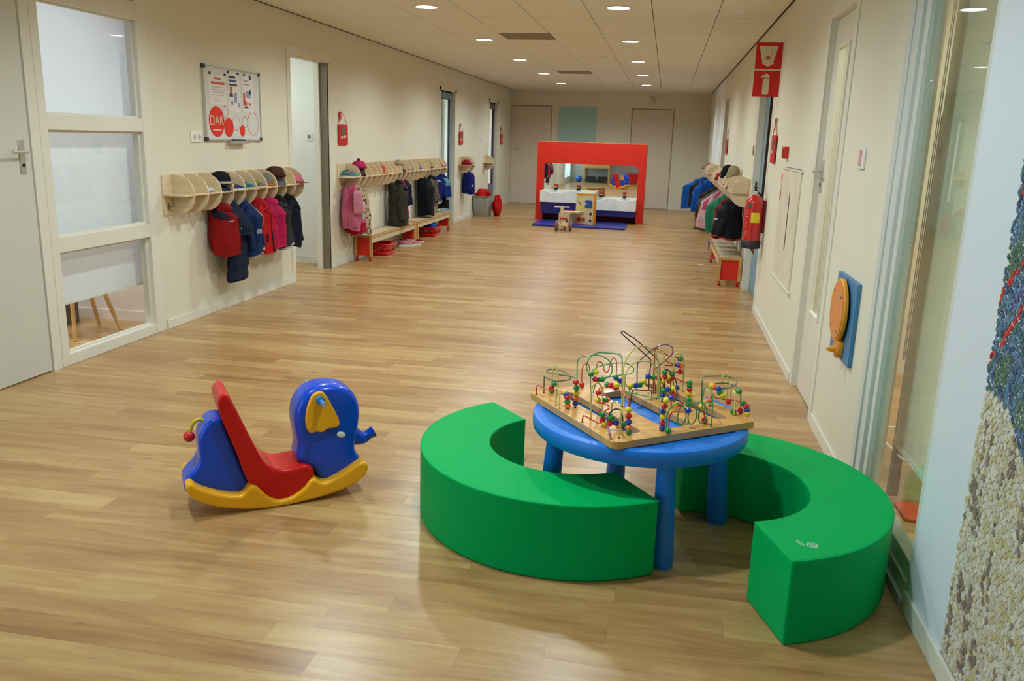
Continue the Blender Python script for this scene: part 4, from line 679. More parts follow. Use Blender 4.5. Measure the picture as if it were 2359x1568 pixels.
# ------------------------------------------------------------------ bead maze
t = thing('bead_maze', 'square wooden bead maze board with coloured wires on the blue table', 'toy', (-.042, 3.288, .4805), math.radians(-53.44))
WB = mat('beech_board', (226, 174, 98), .35, .06, 5, stretch=(9, 1, 1), rgb2=(208, 152, 78), coat=.2)
def slot(x0, x1, y0, y1, r): return rrect(x0, x1, y0, y1, r, 6)
H = .333; outer = rrect(-H, H, -H, H, .03, 6)
holes = [slot(-.272, .27, -.222, -.165, .028), slot(-.2, .272, -.062, .066, .014), slot(-.25, .262, .192, .256, .030)]
bm = bmesh.new(); edges = []
for lp in [outer]+holes:
    vs_ = [bm.verts.new((*p, 0)) for p in lp]; edges += [bm.edges.new((vs_[i], vs_[(i+1) % len(vs_)])) for i in range(len(vs_))]
bmesh.ops.triangle_fill(bm, edges=edges, use_beauty=True)
for f in bm.faces:
    if f.normal.z < 0: f.normal_flip()
r = bmesh.ops.extrude_face_region(bm, geom=list(bm.faces)); bmesh.ops.translate(bm, verts=[v for v in r['geom'] if isinstance(v, bmesh.types.BMVert)], vec=(0, 0, .0275))
bmesh.ops.recalc_face_normals(bm, faces=bm.faces)
me = bpy.data.meshes.new('board'); bm.to_mesh(me); bm.free(); me.materials.append(WB)
me.polygons.foreach_set('use_smooth', [True]*len(me.polygons)); me.set_sharp_from_angle(angle=.6)
o = bpy.data.objects.new('board', me); COL.objects.link(o); o.parent = t
b = o.modifiers.new('bevel', 'BEVEL'); b.width = .004; b.segments = 3; b.limit_method = 'ANGLE'; b.angle_limit = 1.0
WC = {'r': (206, 52, 36), 'g': (70, 168, 92), 'd': (62, 104, 74), 'y': (222, 214, 118), 'o': (218, 112, 56), 'l': (104, 178, 104), 'k': (52, 38, 62), 'p': (104, 84, 132), 'b': (40, 80, 150)}
BC = {'r': (214, 20, 24), 'g': (14, 142, 50), 'y': (238, 214, 20), 'b': (14, 62, 172), 'o': (240, 118, 28), 'p': (110, 80, 180), 't': (10, 110, 100)}
def cat_rom(P, n=5):
    P = [Vector(p) for p in P]; out = []
    for i in range(len(P)-1):
        a, b_, c, d = P[max(i-1, 0)], P[i], P[i+1], P[min(i+2, len(P)-1)]
        for k in range(n):
            u = k/n; out.append(.5*((2*b_)+(c-a)*u+(2*a-5*b_+4*c-d)*u*u+(3*b_-a-3*c+d)*u**3))
    out.append(P[-1]); return out
ZB = .0275
cap = MB().lathe([(.0055, 0), (.0055, .0015), (0, .0015)], 10).mesh('wire_socket', BLACK)
for c, P in WIRES:
    q = [Vector((p[0], p[1], p[2]+ZB)) for p in P]
    if len(q) < 40: q = cat_rom(q, 4)
    for p in q: p.z = max(p.z, ZB-.002)
    rr = .0034 if c == 'y' else .0026
    MB().tube(q, rr, 7).obj('wire', mat('wire_'+c, WC[c], .3, .02, coat=.4), t)
    for e in (P[0], P[-1]):
        if e[2] < .012:
            k = bpy.data.objects.new('wire_socket', cap); COL.objects.link(k); k.parent = t; k.location = (e[0], e[1], ZB)
bmesh_ = {k: MB().ball((0, 0, 0), .0128, 16, 10).mesh('bead', mat('bead_'+k, c, .22, .01, coat=.5)) for k, c in BC.items()}
for c, p in BEADS:
    k = bpy.data.objects.new('bead', bmesh_[c]); COL.objects.link(k); k.parent = t; k.location = (p[0], p[1], max(p[2], .0118)+ZB); k.scale = (1, 1, .92)
# ------------------------------------------------------------------ rocking elephant
t = thing('rocking_elephant', 'plastic rocking elephant, blue body, red seat, yellow rocker and ears', 'rocking toy', (-1.55, 3.02, .004), math.radians(36))
EB = mat('toy_blue_shiny', (2, 74, 212), .3, .02, 4, coat=.3, spec=.3); ER = mat('toy_red_shiny', (208, 12, 16), .3, .02, 4, coat=.15, spec=.3); EY = mat('toy_amber', (250, 178, 8), .3, .02, 4, coat=.2)
def slab(prof, ya, yb, nm, m, bev, sm=1, par=t, seg=5):
    p = smooth_poly(prof, sm); return MB().prism(p, ya, yb, 'y').obj(nm, m, par, bevel=bev, seg=seg)
# rocker: a lower sled across the full width plus a narrower centre web
slab(E_BASE, 0, .26, 'rocker', EY, .014, 1, seg=3)
for xa, za, dz in ((-.235, .093, -.010), (.30, .088, .012)):
    mb = MB()
    for k in range(5):
        x = xa+k*.016
        mb.tube([(x, .012, za+dz*k*.6), (x+.006, .038, za+dz*k*.6)], .0024, 6)
    mb.obj('foot_grip', EY, t)
slab(E_REAR, .055, .205, 'rear_body', EB, .034, 2)
# red seat: shell with back slab, side cheeks and pan
slab(E_RED, .02, .24, 'seat', ER, .014, 2, seg=3)
# head: extruded profile, rounded, trunk drawn in narrower
P = smooth_poly(E_HEAD, 2); mb = MB(); N_ = 7; hw = .082; n = len(P); cx_ = sum(p[0] for p in P)/n; cz_ = sum(p[1] for p in P)/n
def inset(P, d):
    out = []; n = len(P)
    for i in range(n):
        a, b_, c = P[i-1], P[i], P[(i+1) % n]
        tx, tz = c[0]-a[0], c[1]-a[1]; l = math.hypot(tx, tz) or 1
        out.append((b_[0]-tz/l*d*SGN, b_[1]+tx/l*d*SGN))
    return out
ar = sum(P[i][0]*P[(i+1) % n][1]-P[(i+1) % n][0]*P[i][1] for i in range(n)); SGN = 1 if ar > 0 else -1
def wid(x, z):
    return hw
BV = .045; layers = []
for s in (-1, 1):
    for k in range(N_):
        ph = PI/2*k/(N_-1)
        layers.append((s, ph))
seq = [(-1, PI/2*k/(N_-1)) for k in range(N_-1, -1, -1)]+[(1, PI/2*k/(N_-1)) for k in range(N_)]
vs = []
for s, ph in seq:
    q = inset(P, 0)
    Q = inset(P, BV*(1-math.cos(ph))*.62)
    for i in range(n):
        w_ = wid(*P[i]); bv = min(BV, w_*.98)
        fx = (1-math.cos(ph))*.62*bv/BV
        x = P[i][0]+(Q[i][0]-P[i][0])*(fx/((1-math.cos(ph))*.62) if ph > 0 else 0); z = P[i][1]+(Q[i][1]-P[i][1])*(fx/((1-math.cos(ph))*.62) if ph > 0 else 0)
        vs.append((x, .13+s*(w_-bv+bv*math.sin(ph)), z))
L_ = len(seq); fs = [(a*n+i, a*n+(i+1) % n, (a+1)*n+(i+1) % n, (a+1)*n+i) for a in range(L_-1) for i in range(n)]
fs += [tuple(range(n)), tuple(range((L_-1)*n+n-1, (L_-1)*n-1, -1))]
mb.add(vs, fs).obj('head', EB, t, ang=50)
tp = cat_rom([(p[0], .13, p[1]) for p in E_TRUNK], 5); k = len(tp)
rs = [.050+(.022-.050)*min(1, (i/(k-1))/.8)**.8+(.005*max(0, (i/(k-1)-.8)/.2)) for i in range(k)]
tr = MB().tube(tp, rs, 22).obj('trunk', EB, t, bevel=.004)
for s, y0, y1 in ((-1, .028, .050), (1, .21, .232)):
    P2 = smooth_poly(E_EAR, 2)
    MB().prism(P2, y0, y1, 'y').obj('ear', EY, t, bevel=.009, seg=4)
hx, hz = E_HANDLE[0]
for y0, y1 in ((.028, -.048), (.232, .305)):
    MB().tube([(hx, y0, hz), (hx, y0+(y1-y0)*.3, hz)], .017, 18).tube([(hx, y0, hz), (hx, y1, hz)], .0105, 14).obj('handle', mat('handle_blue', (36, 130, 200), .35), t)
    MB().tube([(hx, y1, hz), (hx, y1+(.002 if y1 > 0 else -.002), hz)], .0085, 14).obj('handle_cap', mat('handle_cap', (190, 205, 215), .3, metal=.4), t)
tx, tz = E_TUSK[0]
for y in (.052, .208): MB().ball((0, 0, 0), (.022, .011, .015), M=Matrix.Translation((tx, y, tz)) @ Matrix.Rotation(.35, 4, 'Y')).obj('tusk', WHITE, t)
TL = cat_rom([(p[0], .13, p[1]) for p in E_TAIL], 5)
MB().tube(TL, .0075, 10).obj('tail', mat('tail_yellow', (216, 206, 30), .4), t)
MB().ball((E_TAIL[-1][0], .13, E_TAIL[-1][1]), .023, 20, 12).obj('tail_ball', REDPL, t)
MB().ball((E_TAIL[0][0]+.004, .13, E_TAIL[0][1]), .010).obj('tail_mount', mat('tail_pink', (222, 30, 60), .4), t)
# ------------------------------------------------------------------ play wash unit with mirror
t = thing('play_sink_unit', 'red framed play wash unit with long mirror before the end wall', 'play unit', (0, 16.6, 0))
RU = mat('unit_red', (218, 34, 6), .5, .01); NV = mat('unit_navy', (26, 24, 108), .45)
X0, X1, ZT = -2.505, -.375, 1.515
fr = MB().box(X0, -2.36, 0, .03, 0, ZT).box(-.52, X1, 0, .03, 0, ZT).box(-2.36, -.52, 0, .03, 1.11, ZT)
for x, s in ((-2.36, 1), (-.52, -1)):
    r = .085 if s < 0 else .02; P = [(x, 1.11)]+[(x+s*(r-r*math.cos(a)), 1.11-r+r*math.sin(a)) for a in [PI/2*k/6 for k in range(7)]]
    fr.prism(P, 0, .03, 'y')
fr.obj('frame', RU, t)
MB().box(X0, X1, 0, .30, ZT, ZT+.012).obj('top_edge', BEECH, t)
MB().box(X0, X0+.03, .03, .30, 0, ZT).box(X1-.03, X1, .03, .30, 0, ZT).box(X0+.03, X1-.03, .27, .30, 0, ZT).obj('carcass', mat('unit_red_inner', (150, 20, 8), .6), t)
mm = bpy.data.materials.new('mirror'); mm.use_nodes = True; q = mm.node_tree.nodes['Principled BSDF']; q.inputs['Metallic'].default_value = 1; q.inputs['Roughness'].default_value = .015; q.inputs['Base Color'].default_value = (.9, .92, .9, 1)
o = MB().box(X0+.03, X1-.03, -.003, .003, -.36, .36).obj('mirror', mm, t, smooth=False); o.location = (0, .039, .76); o.rotation_euler = (-.0018, 0, 0)
def basin(xa, xb, z0, z1, zb):
    yf = -.30; n = 48
    top = [(xa+(xb-xa)*i/n, z1-.022+.022*math.cos(2*PI*2*i/n*.75+ (0.6 if xb-xa > .9 else 2.6))) for i in range(n+1)]
    MB().prism([(xa, z0), (xb, z0)]+top[::-1], yf, yf+.03, 'y').obj('basin_front', WHITE, t, bevel=.004)
    MB().box(xa, xa+.03, yf+.03, .03, z0, z1-.005).box(xb-.03, xb, yf+.03, .03, z0, z1-.005).box(xa+.03, xb-.03, yf+.03, .03, z0, z0+.09).box(xa+.03, xb-.03, -.03, .03, z0+.09, z1+.004).obj('basin', WHITE, t, bevel=.004)
    MB().box(xa+.02, xb-.02, yf+.02, 0, zb, z0).obj('apron', NV, t)
basin(-2.38, -1.34, .37, .60, .155); basin(-1.30, -.515, .255, .49, .145)
MB().box(-1.34, -1.30, -.30, .03, .255, .60).obj('basin_divider', WHITE, t)
for x, z in ((-2.11, .604), (-1.665, .604), (-1.215, .494), (-.755, .494)):
    f = MB().lathe([(.034, 0), (.034, .035), (0, .035)], 14).obj('tap', mat('tap_navy', (30, 30, 80), .4), t); f.location = (x, -.045, z)
    MB().lathe([(.026, .035), (.026, .075), (0, .075)], 14).obj('tap_neck', BLACK, f)
    MB().box(-.02, .03, -.035, -.02, .045, .062).obj('tap_flag', mat('tap_yellow', (214, 200, 60), .5), f)
    MB().lathe([(.03, .075), (.038, .085), (.036, .105), (0, .108)], 14).obj('tap_knob', REDPL, f)
MB().lathe([(.0, .0), (.02, 0), (.02, .01), (0, .01)], 12, M=Matrix.Translation((-1.02, .255, .13)) @ Matrix.Rotation(PI/2, 4, 'X')).obj('drain_cap', GREY, t)
# blue mat
o = MB().prism([(-2.36, 15.27), (-.655, 15.27), (-.66, 16.25), (-2.36, 16.25)], 0, .042, 'z').obj('floor_mat', mat('mat_blue', (32, 46, 150), .35, .02, 4, coat=.2), bevel=.012, seg=3); tag(o, 'flat blue vinyl mat on the floor before the play wash unit', 'mat')
# activity cube on the mat
t = thing('activity_cube', 'wooden activity toy with yellow edged panel standing on the blue mat', 'toy', (-1.60, 15.62, .043), math.radians(-20))
WD = mat('light_wood', (222, 202, 160), .5, .04, 4, stretch=(1, 1, 6)); YB_ = mat('yellow_orange_edge', (228, 150, 20), .45)
MB().prism([(.0, 0), (.36, 0), (.36, .52), (.33, .55), (.02, .53), (0, .50)], .0, .05, 'y').obj('panel', WD, t, bevel=.004)
MB().box(.36, .39, -.008, .06, 0, .55).prism([(.02, .53), (.33, .55), (.39, .55), (.39, .572), (.0, .56)], -.008, .06, 'y').obj('edge', YB_, t, bevel=.004)
MB().prism([p for p in rrect(.19, .33, .30, .45, .025)], -.008, 0, 'y').obj('blue_panel', mat('panel_blue', (30, 84, 170), .5), t)
DB = mat('hole_brown', (70, 30, 24), .5)
for x, z, r, m_ in ((.10, .30, .035, mat('panel_yellow', (230, 214, 30), .5)), (.31, .20, .026, DB), (.31, .08, .024, mat('hole_navy', (50, 50, 90), .5)), (.17, .09, .035, mat('ring_orange', (196, 70, 24), .5))):
    MB().tube([(x, 0, z), (x, -.008, z)], r, 18).obj('disc', m_, t)
MB().tube([(.05, -.004, .42), (.12, -.004, .35)], .006, 6).obj('clock_hand', DB, t)
MB().tube([(.19, -.012, .38), (.23, -.012, .37)], .01, 8).obj('peg', WD, t)
P = [(-.22, 0), (-.22, .17)]+[(-.22+.07-.07*math.cos(a), .17+.07*math.sin(a)) for a in (PI/6, PI/3, PI/2)]+[(.17, .24), (.17, .215), (.05, .215)]+[(.05-.045*math.sin(a), .17+.045*math.cos(a)) for a in (PI/6, PI/3, PI/2)]+[(.005, 0)]
MB().prism(P, -.26, -.02, 'y').obj('arch', WD, t, bevel=.004)
MB().lathe([(.045, 0), (.045, .02), (.02, .02), (.02, 0)], 18, M=Matrix.Translation((.09, -.03, .09)) @ Matrix.Rotation(PI/2, 4, 'X')).obj('ring', mat('ring_orange', (196, 70, 24), .5), t)
for x, y in ((-.12, -.12), (-.02, -.10)): MB().lathe([(.05, 0), (.05, .012), (.03, .014), (.03, 0)], 16, M=Matrix.Translation((x, y, .24))).obj('ring', mat('ring_red', (200, 40, 24), .5), t)
MB().tube([(-.06, -.26, .07), (-.06, -.268, .07)], .032, 16).obj('disc', _M['hole_navy'], t)
# ride-on trike
t = thing('ride_on_trike', 'small wooden ride-on trike with red seat and wheels before the blue mat', 'ride-on toy', (-1.74, 14.80, 0), math.radians(104))
def wheel(x, y, r, par=t):
    w_ = MB().tube([(x, y-.016, r), (x, y+.016, r)], r, 22).obj('wheel', mat('tyre_grey', (110, 104, 90), .6), par, bevel=.003)
    for s in (-1, 1): MB().tube([(x, y+s*.016, r), (x, y+s*.021, r)], r*.82, 20).obj('wheel_disc', mat('wheel_red', (206, 52, 40), .5), w_)
for y in (-.125, .125): wheel(-.13, y, .088)
for y in (-.07, .07): wheel(.17, y, .075)
MB().box(-.20, .14, -.05, .05, .085, .115).prism([(-.17, .115), (-.02, .115), (-.035, .21), (-.15, .21)], -.045, .045, 'y').obj('body', WD, t, bevel=.006)
MB().prism(rrect(-.19, .0, -.065, .065, .04), .21, .235, 'z').obj('seat', REDPL, t, bevel=.008)
MB().tube([(-.13, -.125, .088), (-.13, .125, .088)], .008, 8).tube([(.17, -.07, .075), (.17, .07, .075)], .008, 8).obj('axle', GREY, t)
MB().prism([(.13, .07), (.20, .07), (.19, .19), (.155, .40), (.125, .40), (.115, .19)], -.025, .025, 'y').obj('steering_post', WD, t, bevel=.006)
MB().tube([(.14, -.135, .395), (.14, .135, .395)], .014, 12).obj('handlebar', WD, t); 
MB().box(-.17, -.09, -.085, .085, .06, .13).obj('axle_block', WD, t)
# ------------------------------------------------------------------ wardrobe benches
def bench(label, x0, x1, y0, y1, h, front):
    """front: +1 if open side faces +x"""
    t = thing('cloakroom_bench', label, 'bench', ((x0+x1)/2, (y0+y1)/2, 0), 0, 'low wooden cloakroom benches on red castors')
    w_, l = (x1-x0)/2, (y1-y0)/2; z0 = .055
    MB().box(-w_+.022, w_-.022, -l+.022, l-.022, h-.022, h-.001).obj('seat_surface', LAM, t)
    mb = MB(); mb.box(-w_, w_, -l, -l+.022, h-.03, h).box(-w_, w_, l-.022, l, h-.03, h).box(-w_, -w_+.022, -l+.022, l-.022, h-.03, h).box(w_-.022, w_, -l+.022, l-.022, h-.03, h).obj('seat_rim', BEECH, t, bevel=.003)
    for s in (-1, 1):
        for x in (-w_, w_-.035):
            MB().box(x, x+.035, s*l-(s > 0)*.035, s*l+(s < 0)*.035, z0, h-.03).obj('leg', BEECH, t, bevel=.003)
        MB().box(-w_+.035, w_-.035, s*(l-.026)-.007, s*(l-.026)+.007, z0+.01, h-.03).obj('end_panel', REDP, t)
        for x in (-w_+.03, w_-.03):
            c = MB().tube([(x-.014, s*(l-.035), .026), (x+.014, s*(l-.035), .026)], .026, 16).obj('castor', REDPL, t)
            MB().tube([(x-.017, s*(l-.035), .026), (x+.017, s*(l-.035), .026)], .011, 10).box(x-.012, x+.012, s*(l-.035)-.012, s*(l-.035)+.012, .04, .06).obj('castor_hub', GREY, c)
    xa = front*(w_-.018); MB().box(xa-.008, xa+.008, -l+.035, l-.035, h-.10, h-.03).obj('apron', mat('apron_pale', (206, 186, 154), .5), t)
    return t
bench('low wooden bench with red ends under the pink coats, left wall', XL+.014, -3.55, 9.93, 11.86, .322, 1)
bench('low wooden bench with red ends under the dark coats, farther left', XL+.014, -3.55, 11.95, 13.88, .322, 1)
bench('low wooden bench with red ends by the blue door on the right', .655, XR-.014, 9.61, 11.55, .325, -1)
bench('low wooden bench with red ends under the blue jackets, far right', .655, XR-.014, 16.2, 18.1, .325, -1)
# ------------------------------------------------------------------ baskets, bin, slippers, scrap
def basket(loc, label, m, contents=None, w_=.26, l=.38, h=.15, rz=0):
    t = thing('basket', label, 'basket', loc, rz, 'red plastic baskets')
    P = rrect(-w_/2+.02, w_/2-.02, -l/2+.02, l/2-.02, .03); Q = rrect(-w_/2, w_/2, -l/2, l/2, .035); n = len(P)
    MB().prism(P, 0, .006, 'z').obj('base', m, t)
    mb = MB(); K = 44
    def at(u, z):
        f = u % 1*n; i = int(f); fr_ = f-i; k = z/h
        a = [P[i][d]*(1-k)+Q[i][d]*k for d in (0, 1)]; j = (i+1) % n; b_ = [P[j][d]*(1-k)+Q[j][d]*k for d in (0, 1)]
        return (a[0]*(1-fr_)+b_[0]*fr_, a[1]*(1-fr_)+b_[1]*fr_, z)
    zs = [.003, .05, .075, .10, h]
    mb.add([at(i/K, z) for z in (.003, .05) for i in range(K)], [(i, (i+1) % K, K+(i+1) % K, K+i) for i in range(K)])
    mb.add([at(i/K, z) for z in (.11, h) for i in range(K)], [(i, (i+1) % K, K+(i+1) % K, K+i) for i in range(K)])
    for i in range(K):
        mb.add([at((i-.22)/K, .05), at((i+.22)/K, .05), at((i+.22)/K, .11), at((i-.22)/K, .11)], [(0, 1, 2, 3)])
    o = mb.obj('side', m, t); s = o.modifiers.new('s', 'SOLIDIFY'); s.thickness = .004
    MB().tube([at(i/K, .08) for i in range(K+1)], .0035, 6).obj('band', m, t)
    MB().tube([(*q, h) for q in Q]+[(*Q[0], h)], .006, 6).obj('rim', m, t)
    return t
basket((-3.64, 10.62, 0), 'red plastic basket under the nearer left bench', REDPL)
basket((-3.64, 12.95, 0), 'red plastic basket with blue cloth under the farther left bench', REDPL)
basket((.80, 12.6, 0), 'blue plastic basket on the floor beyond the right bench', mat('basket_blue', (20, 80, 170), .4), w_=.22, l=.3)
def lump(name, label, cat, loc, r, m, seed=0, amp=.28, rz=0, sub=None, fl=None, group=None):
    rnd = random.Random(seed); n, k = 22, 12; vs = []; ph = [rnd.uniform(0, 6) for _ in range(6)]
    for i in range(k+1):
        a = PI*i/k
        for j in range(n):
            b_ = 2*PI*j/n
            f = 1+amp*(.5*math.sin(3*b_+ph[0]+2*a)+.35*math.sin(5*b_+ph[1]-3*a)+.3*math.sin(4*a+ph[2]+b_))*math.sin(a)
            z = -math.cos(a)*r[2]*f
            vs.append((r[0]*math.sin(a)*math.cos(b_)*f, r[1]*math.sin(a)*math.sin(b_)*f, max(z, -r[2]*.8)+r[2]*.8))
    mb = MB().add(vs, [(i*n+j, i*n+(j+1) % n, (i+1)*n+(j+1) % n, (i+1)*n+j) for i in range(k) for j in range(n)])
    o = mb.obj(name, m, ang=70); o.location = loc; o.rotation_euler = (0, 0, rz); return tag(o, label, cat, group)
def fab(name, c, c2=None, sc=8): return mat('fabric_'+name, tuple(v*.9 for v in c), .85, .12, sc, .25, 120, spec=.2, rgb2=c2 and tuple(v*.9 for v in c2))
lump('cloth', 'blue cloth lying in the red basket under the farther left bench', 'cloth', (-3.64, 12.95, .085), (.09, .13, .09), fab('blue_cloth', (30, 90, 170)), 3)
# shoes and hats
def shoe(label, loc, rz, col, sole=(225, 225, 220), s=1.0, group='shoes on the coat shelves', hi=0, trim=None, cat='shoe', name='shoe'):
    t = thing(name, label, cat, loc, rz, group); t.scale = (s, s, s)
    secs = [(-.075, .022, .055+hi), (-.065, .030, .066+hi), (-.035, .032, .064+hi*.9), (-.01, .030, .054+hi*.3), (.02, .031, .042), (.05, .034, .034), (.075, .028, .026), (.086, .012, .016)]
    mb = MB(); n = 12; vs = []
    for x, w_, h in secs:
        for j in range(n):
            a = 2*PI*j/n; vs.append((x, w_*math.cos(a)*(1 if math.sin(a) < 0 else .85), .012+(h-.012)*(.5+.5*math.sin(a))))
    mb.add(vs, [(i*n+j, i*n+(j+1) % n, (i+1)*n+(j+1) % n, (i+1)*n+j) for i in range(len(secs)-1) for j in range(n)]+[tuple(range(n-1, -1, -1)), tuple(range((len(secs)-1)*n, len(secs)*n))])
    mb.obj('upper', fab('shoe_%d_%d_%d' % col, col), t, ang=60)
    MB().prism([(x, w_*1.08) for x, w_, h in secs]+[(x, -w_*1.08) for x, w_, h in secs[::-1]], 0, .014, 'z').obj('sole', mat('sole_%d' % sole[0], sole, .6), t)
    MB().ball((-.045, 0, .062+hi), (.024, .02, .006)).obj('opening', BLACK, t)
    tc_ = trim or tuple(min(255, int(c*.5+120)) for c in col)
    MB().tube([(.0, -.02, .054), (.012, .016, .048), (.022, -.018, .045), (.034, .014, .040)], .0035, 5).box(-.03, .0, -.034, .034, .036, .048).obj('strap', mat('strap_%d_%d_%d' % tc_, tc_, .6), t)
    return t
def pair(what, x, y, z, rz, col, **k):
    c, s = math.cos(rz), math.sin(rz)
    for d in (-.036, .036): shoe(what+(', nearer one' if (d < 0) == (c > 0) else ', farther one'), (x-s*d, y+c*d, z), rz, col, **k)
def hat(label, loc, col, r=.10, brim=None, col2=None, h=.09, pom=False, rz=0, ears=False):
    t = thing('hat', label, 'hat', loc, rz, 'hats on the coat shelves')
    pr_ = [(r*.96, 0), (r, .015), (r*.98, h*.45), (r*.78, h*.8), (r*.42, h*.97), (0, h)]
    mb = MB(); n = 24; vs = []
    for q, z in pr_:
        for j in range(n):
            a = 2*PI*j/n; w_ = 1+.05*math.sin(5*a+z*60); vs.append((q*w_*math.cos(a), q*.85*w_*math.sin(a), z+.006*math.sin(3*a)))
    mb.add(vs, [(i*n+j, i*n+(j+1) % n, (i+1)*n+(j+1) % n, (i+1)*n+j) for i in range(len(pr_)-1) for j in range(n)]).obj('crown', fab('hat_%d_%d_%d' % col, col), t, ang=80)
    c2 = col2 or tuple(int(c*.75) for c in col)
    MB().tube([(r*1.0*math.cos(2*PI*j/n), r*.86*math.sin(2*PI*j/n), .014) for j in range(n+1)], (.012, .014) and .012, 6).obj('brim_band', fab('band_%d_%d_%d' % c2, c2), t)
    if brim: MB().prism([(r*.75*math.cos(a)+.0, r*.7*math.sin(a)) for a in [-1.1+.22*k for k in range(11)]]+[((r+brim)*math.cos(a), (r*.8)*math.sin(a)) for a in [1.0-.2*k for k in range(11)]], .004, .010, 'z').obj('peak', fab('band_%d_%d_%d' % c2, c2), t)
    if pom: MB().ball((0, 0, h+.012), .022).obj('pompom', fab('band_%d_%d_%d' % c2, c2), t)
    return t
# ------------------------------------------------------------------ coat racks
def rack(label, x, out, y0, y1, divs, d=.20, z0=.89, z1=1.20, zs=1.045, hookz=.96):
    t = thing('coat_rack', label, 'coat rack', (x, 0, 0), 0, 'plywood coat racks with half-round dividers')
    MB().box(min(0, out*.014), max(0, out*.014), y0, y1, z0, z1).obj('back_board', BIRCH, t, bevel=.002)
    n = 22; zc = (z0+z1)/2; hh = (z1-z0)/2
    P = [(out*(.014+(d-.014)*math.cos(a)**.72 if math.cos(a) > 1e-6 else out*.0+.014), zc+hh*math.sin(a)) for a in [-PI/2+PI*i/n for i in range(n+1)]]
    P = [((out*(.014+(d-.014)*max(0, math.cos(a))**.75)), zc+hh*math.sin(a)) for a in [-PI/2+PI*i/n for i in range(n+1)]]
    me = MB().prism(P, -.006, .006, 'y').mesh('divider', BIRCH, ang=30)
    me2 = MB().prism([(p[0]*1.0, p[1]) for p in P][2:-2], -.0065, .0065, 'y').mesh('divider', BEECH)
    hm = MB().tube([(out*.014, 0, 0), (out*.05, 0, -.005), (out*.06, 0, .02)], .005, 8).tube([(out*.014, 0, -.02), (out*.035, 0, -.04), (out*.04, 0, -.02)], .004, 8).box(min(out*.012, out*.018), max(out*.012, out*.018), -.008, .008, -.03, .02).mesh('coat_hook', GREY)
    for y in divs:
        o = bpy.data.objects.new('divider', me); COL.objects.link(o); o.parent = t; o.location = (0, y, 0)
        b = o.modifiers.new('b', 'BEVEL'); b.width = .002; b.segments = 1
    dd = sorted(divs)
    xs = sorted((out*.014, out*(d-.006)))
    yy = [y0]+[q for q in dd]+([y1] if y1-dd[-1] > .06 else [])
    MB().box(xs[0], xs[1], yy[0], yy[-1], zs-.006, zs+.006).obj('shelf', BIRCH, t, bevel=.002)
    for a, b_ in zip(yy[:-1], yy[1:]):
        if b_-a > .1:
            o = bpy.data.objects.new('coat_hook', hm); COL.objects.link(o); o.parent = t; o.location = (0, (a+b_)/2, hookz)
    return t
D1 = [5.90+.115+.2065*k+.0 for k in range(0)]
d1s = [6.025+.2045*k for k in range(10)]+[8.06]
rack('long pale plywood coat rack below the whiteboard with red and navy coats', XL, 1, 5.90, 8.13, d1s, d=.205)
d2s = [9.70+.2045*k for k in range(21)]
rack('long pale plywood coat rack above the two left benches', XL, 1, 9.44, 13.80, d2s, d=.205)
rack('short two-divider plywood coat rack with one blue jacket, left wall', XL, 1, 15.32, 15.95, [15.52, 15.86], d=.205)
rack('single plywood coat shelf beside the violet glazed door', XL, 1, 17.50, 17.72, [17.70], d=.205)
d3s = [9.62+.2045*k for k in range(22)]
rack('long plywood coat rack on the right wall beside the extinguisher', XR, -1, 9.58, 13.95, d3s, d=.205)
rack('short plywood coat rack on the right wall carrying the bright blue jackets', XR, -1, 15.50, 17.40, [15.56+.2045*k for k in range(10)], d=.205)
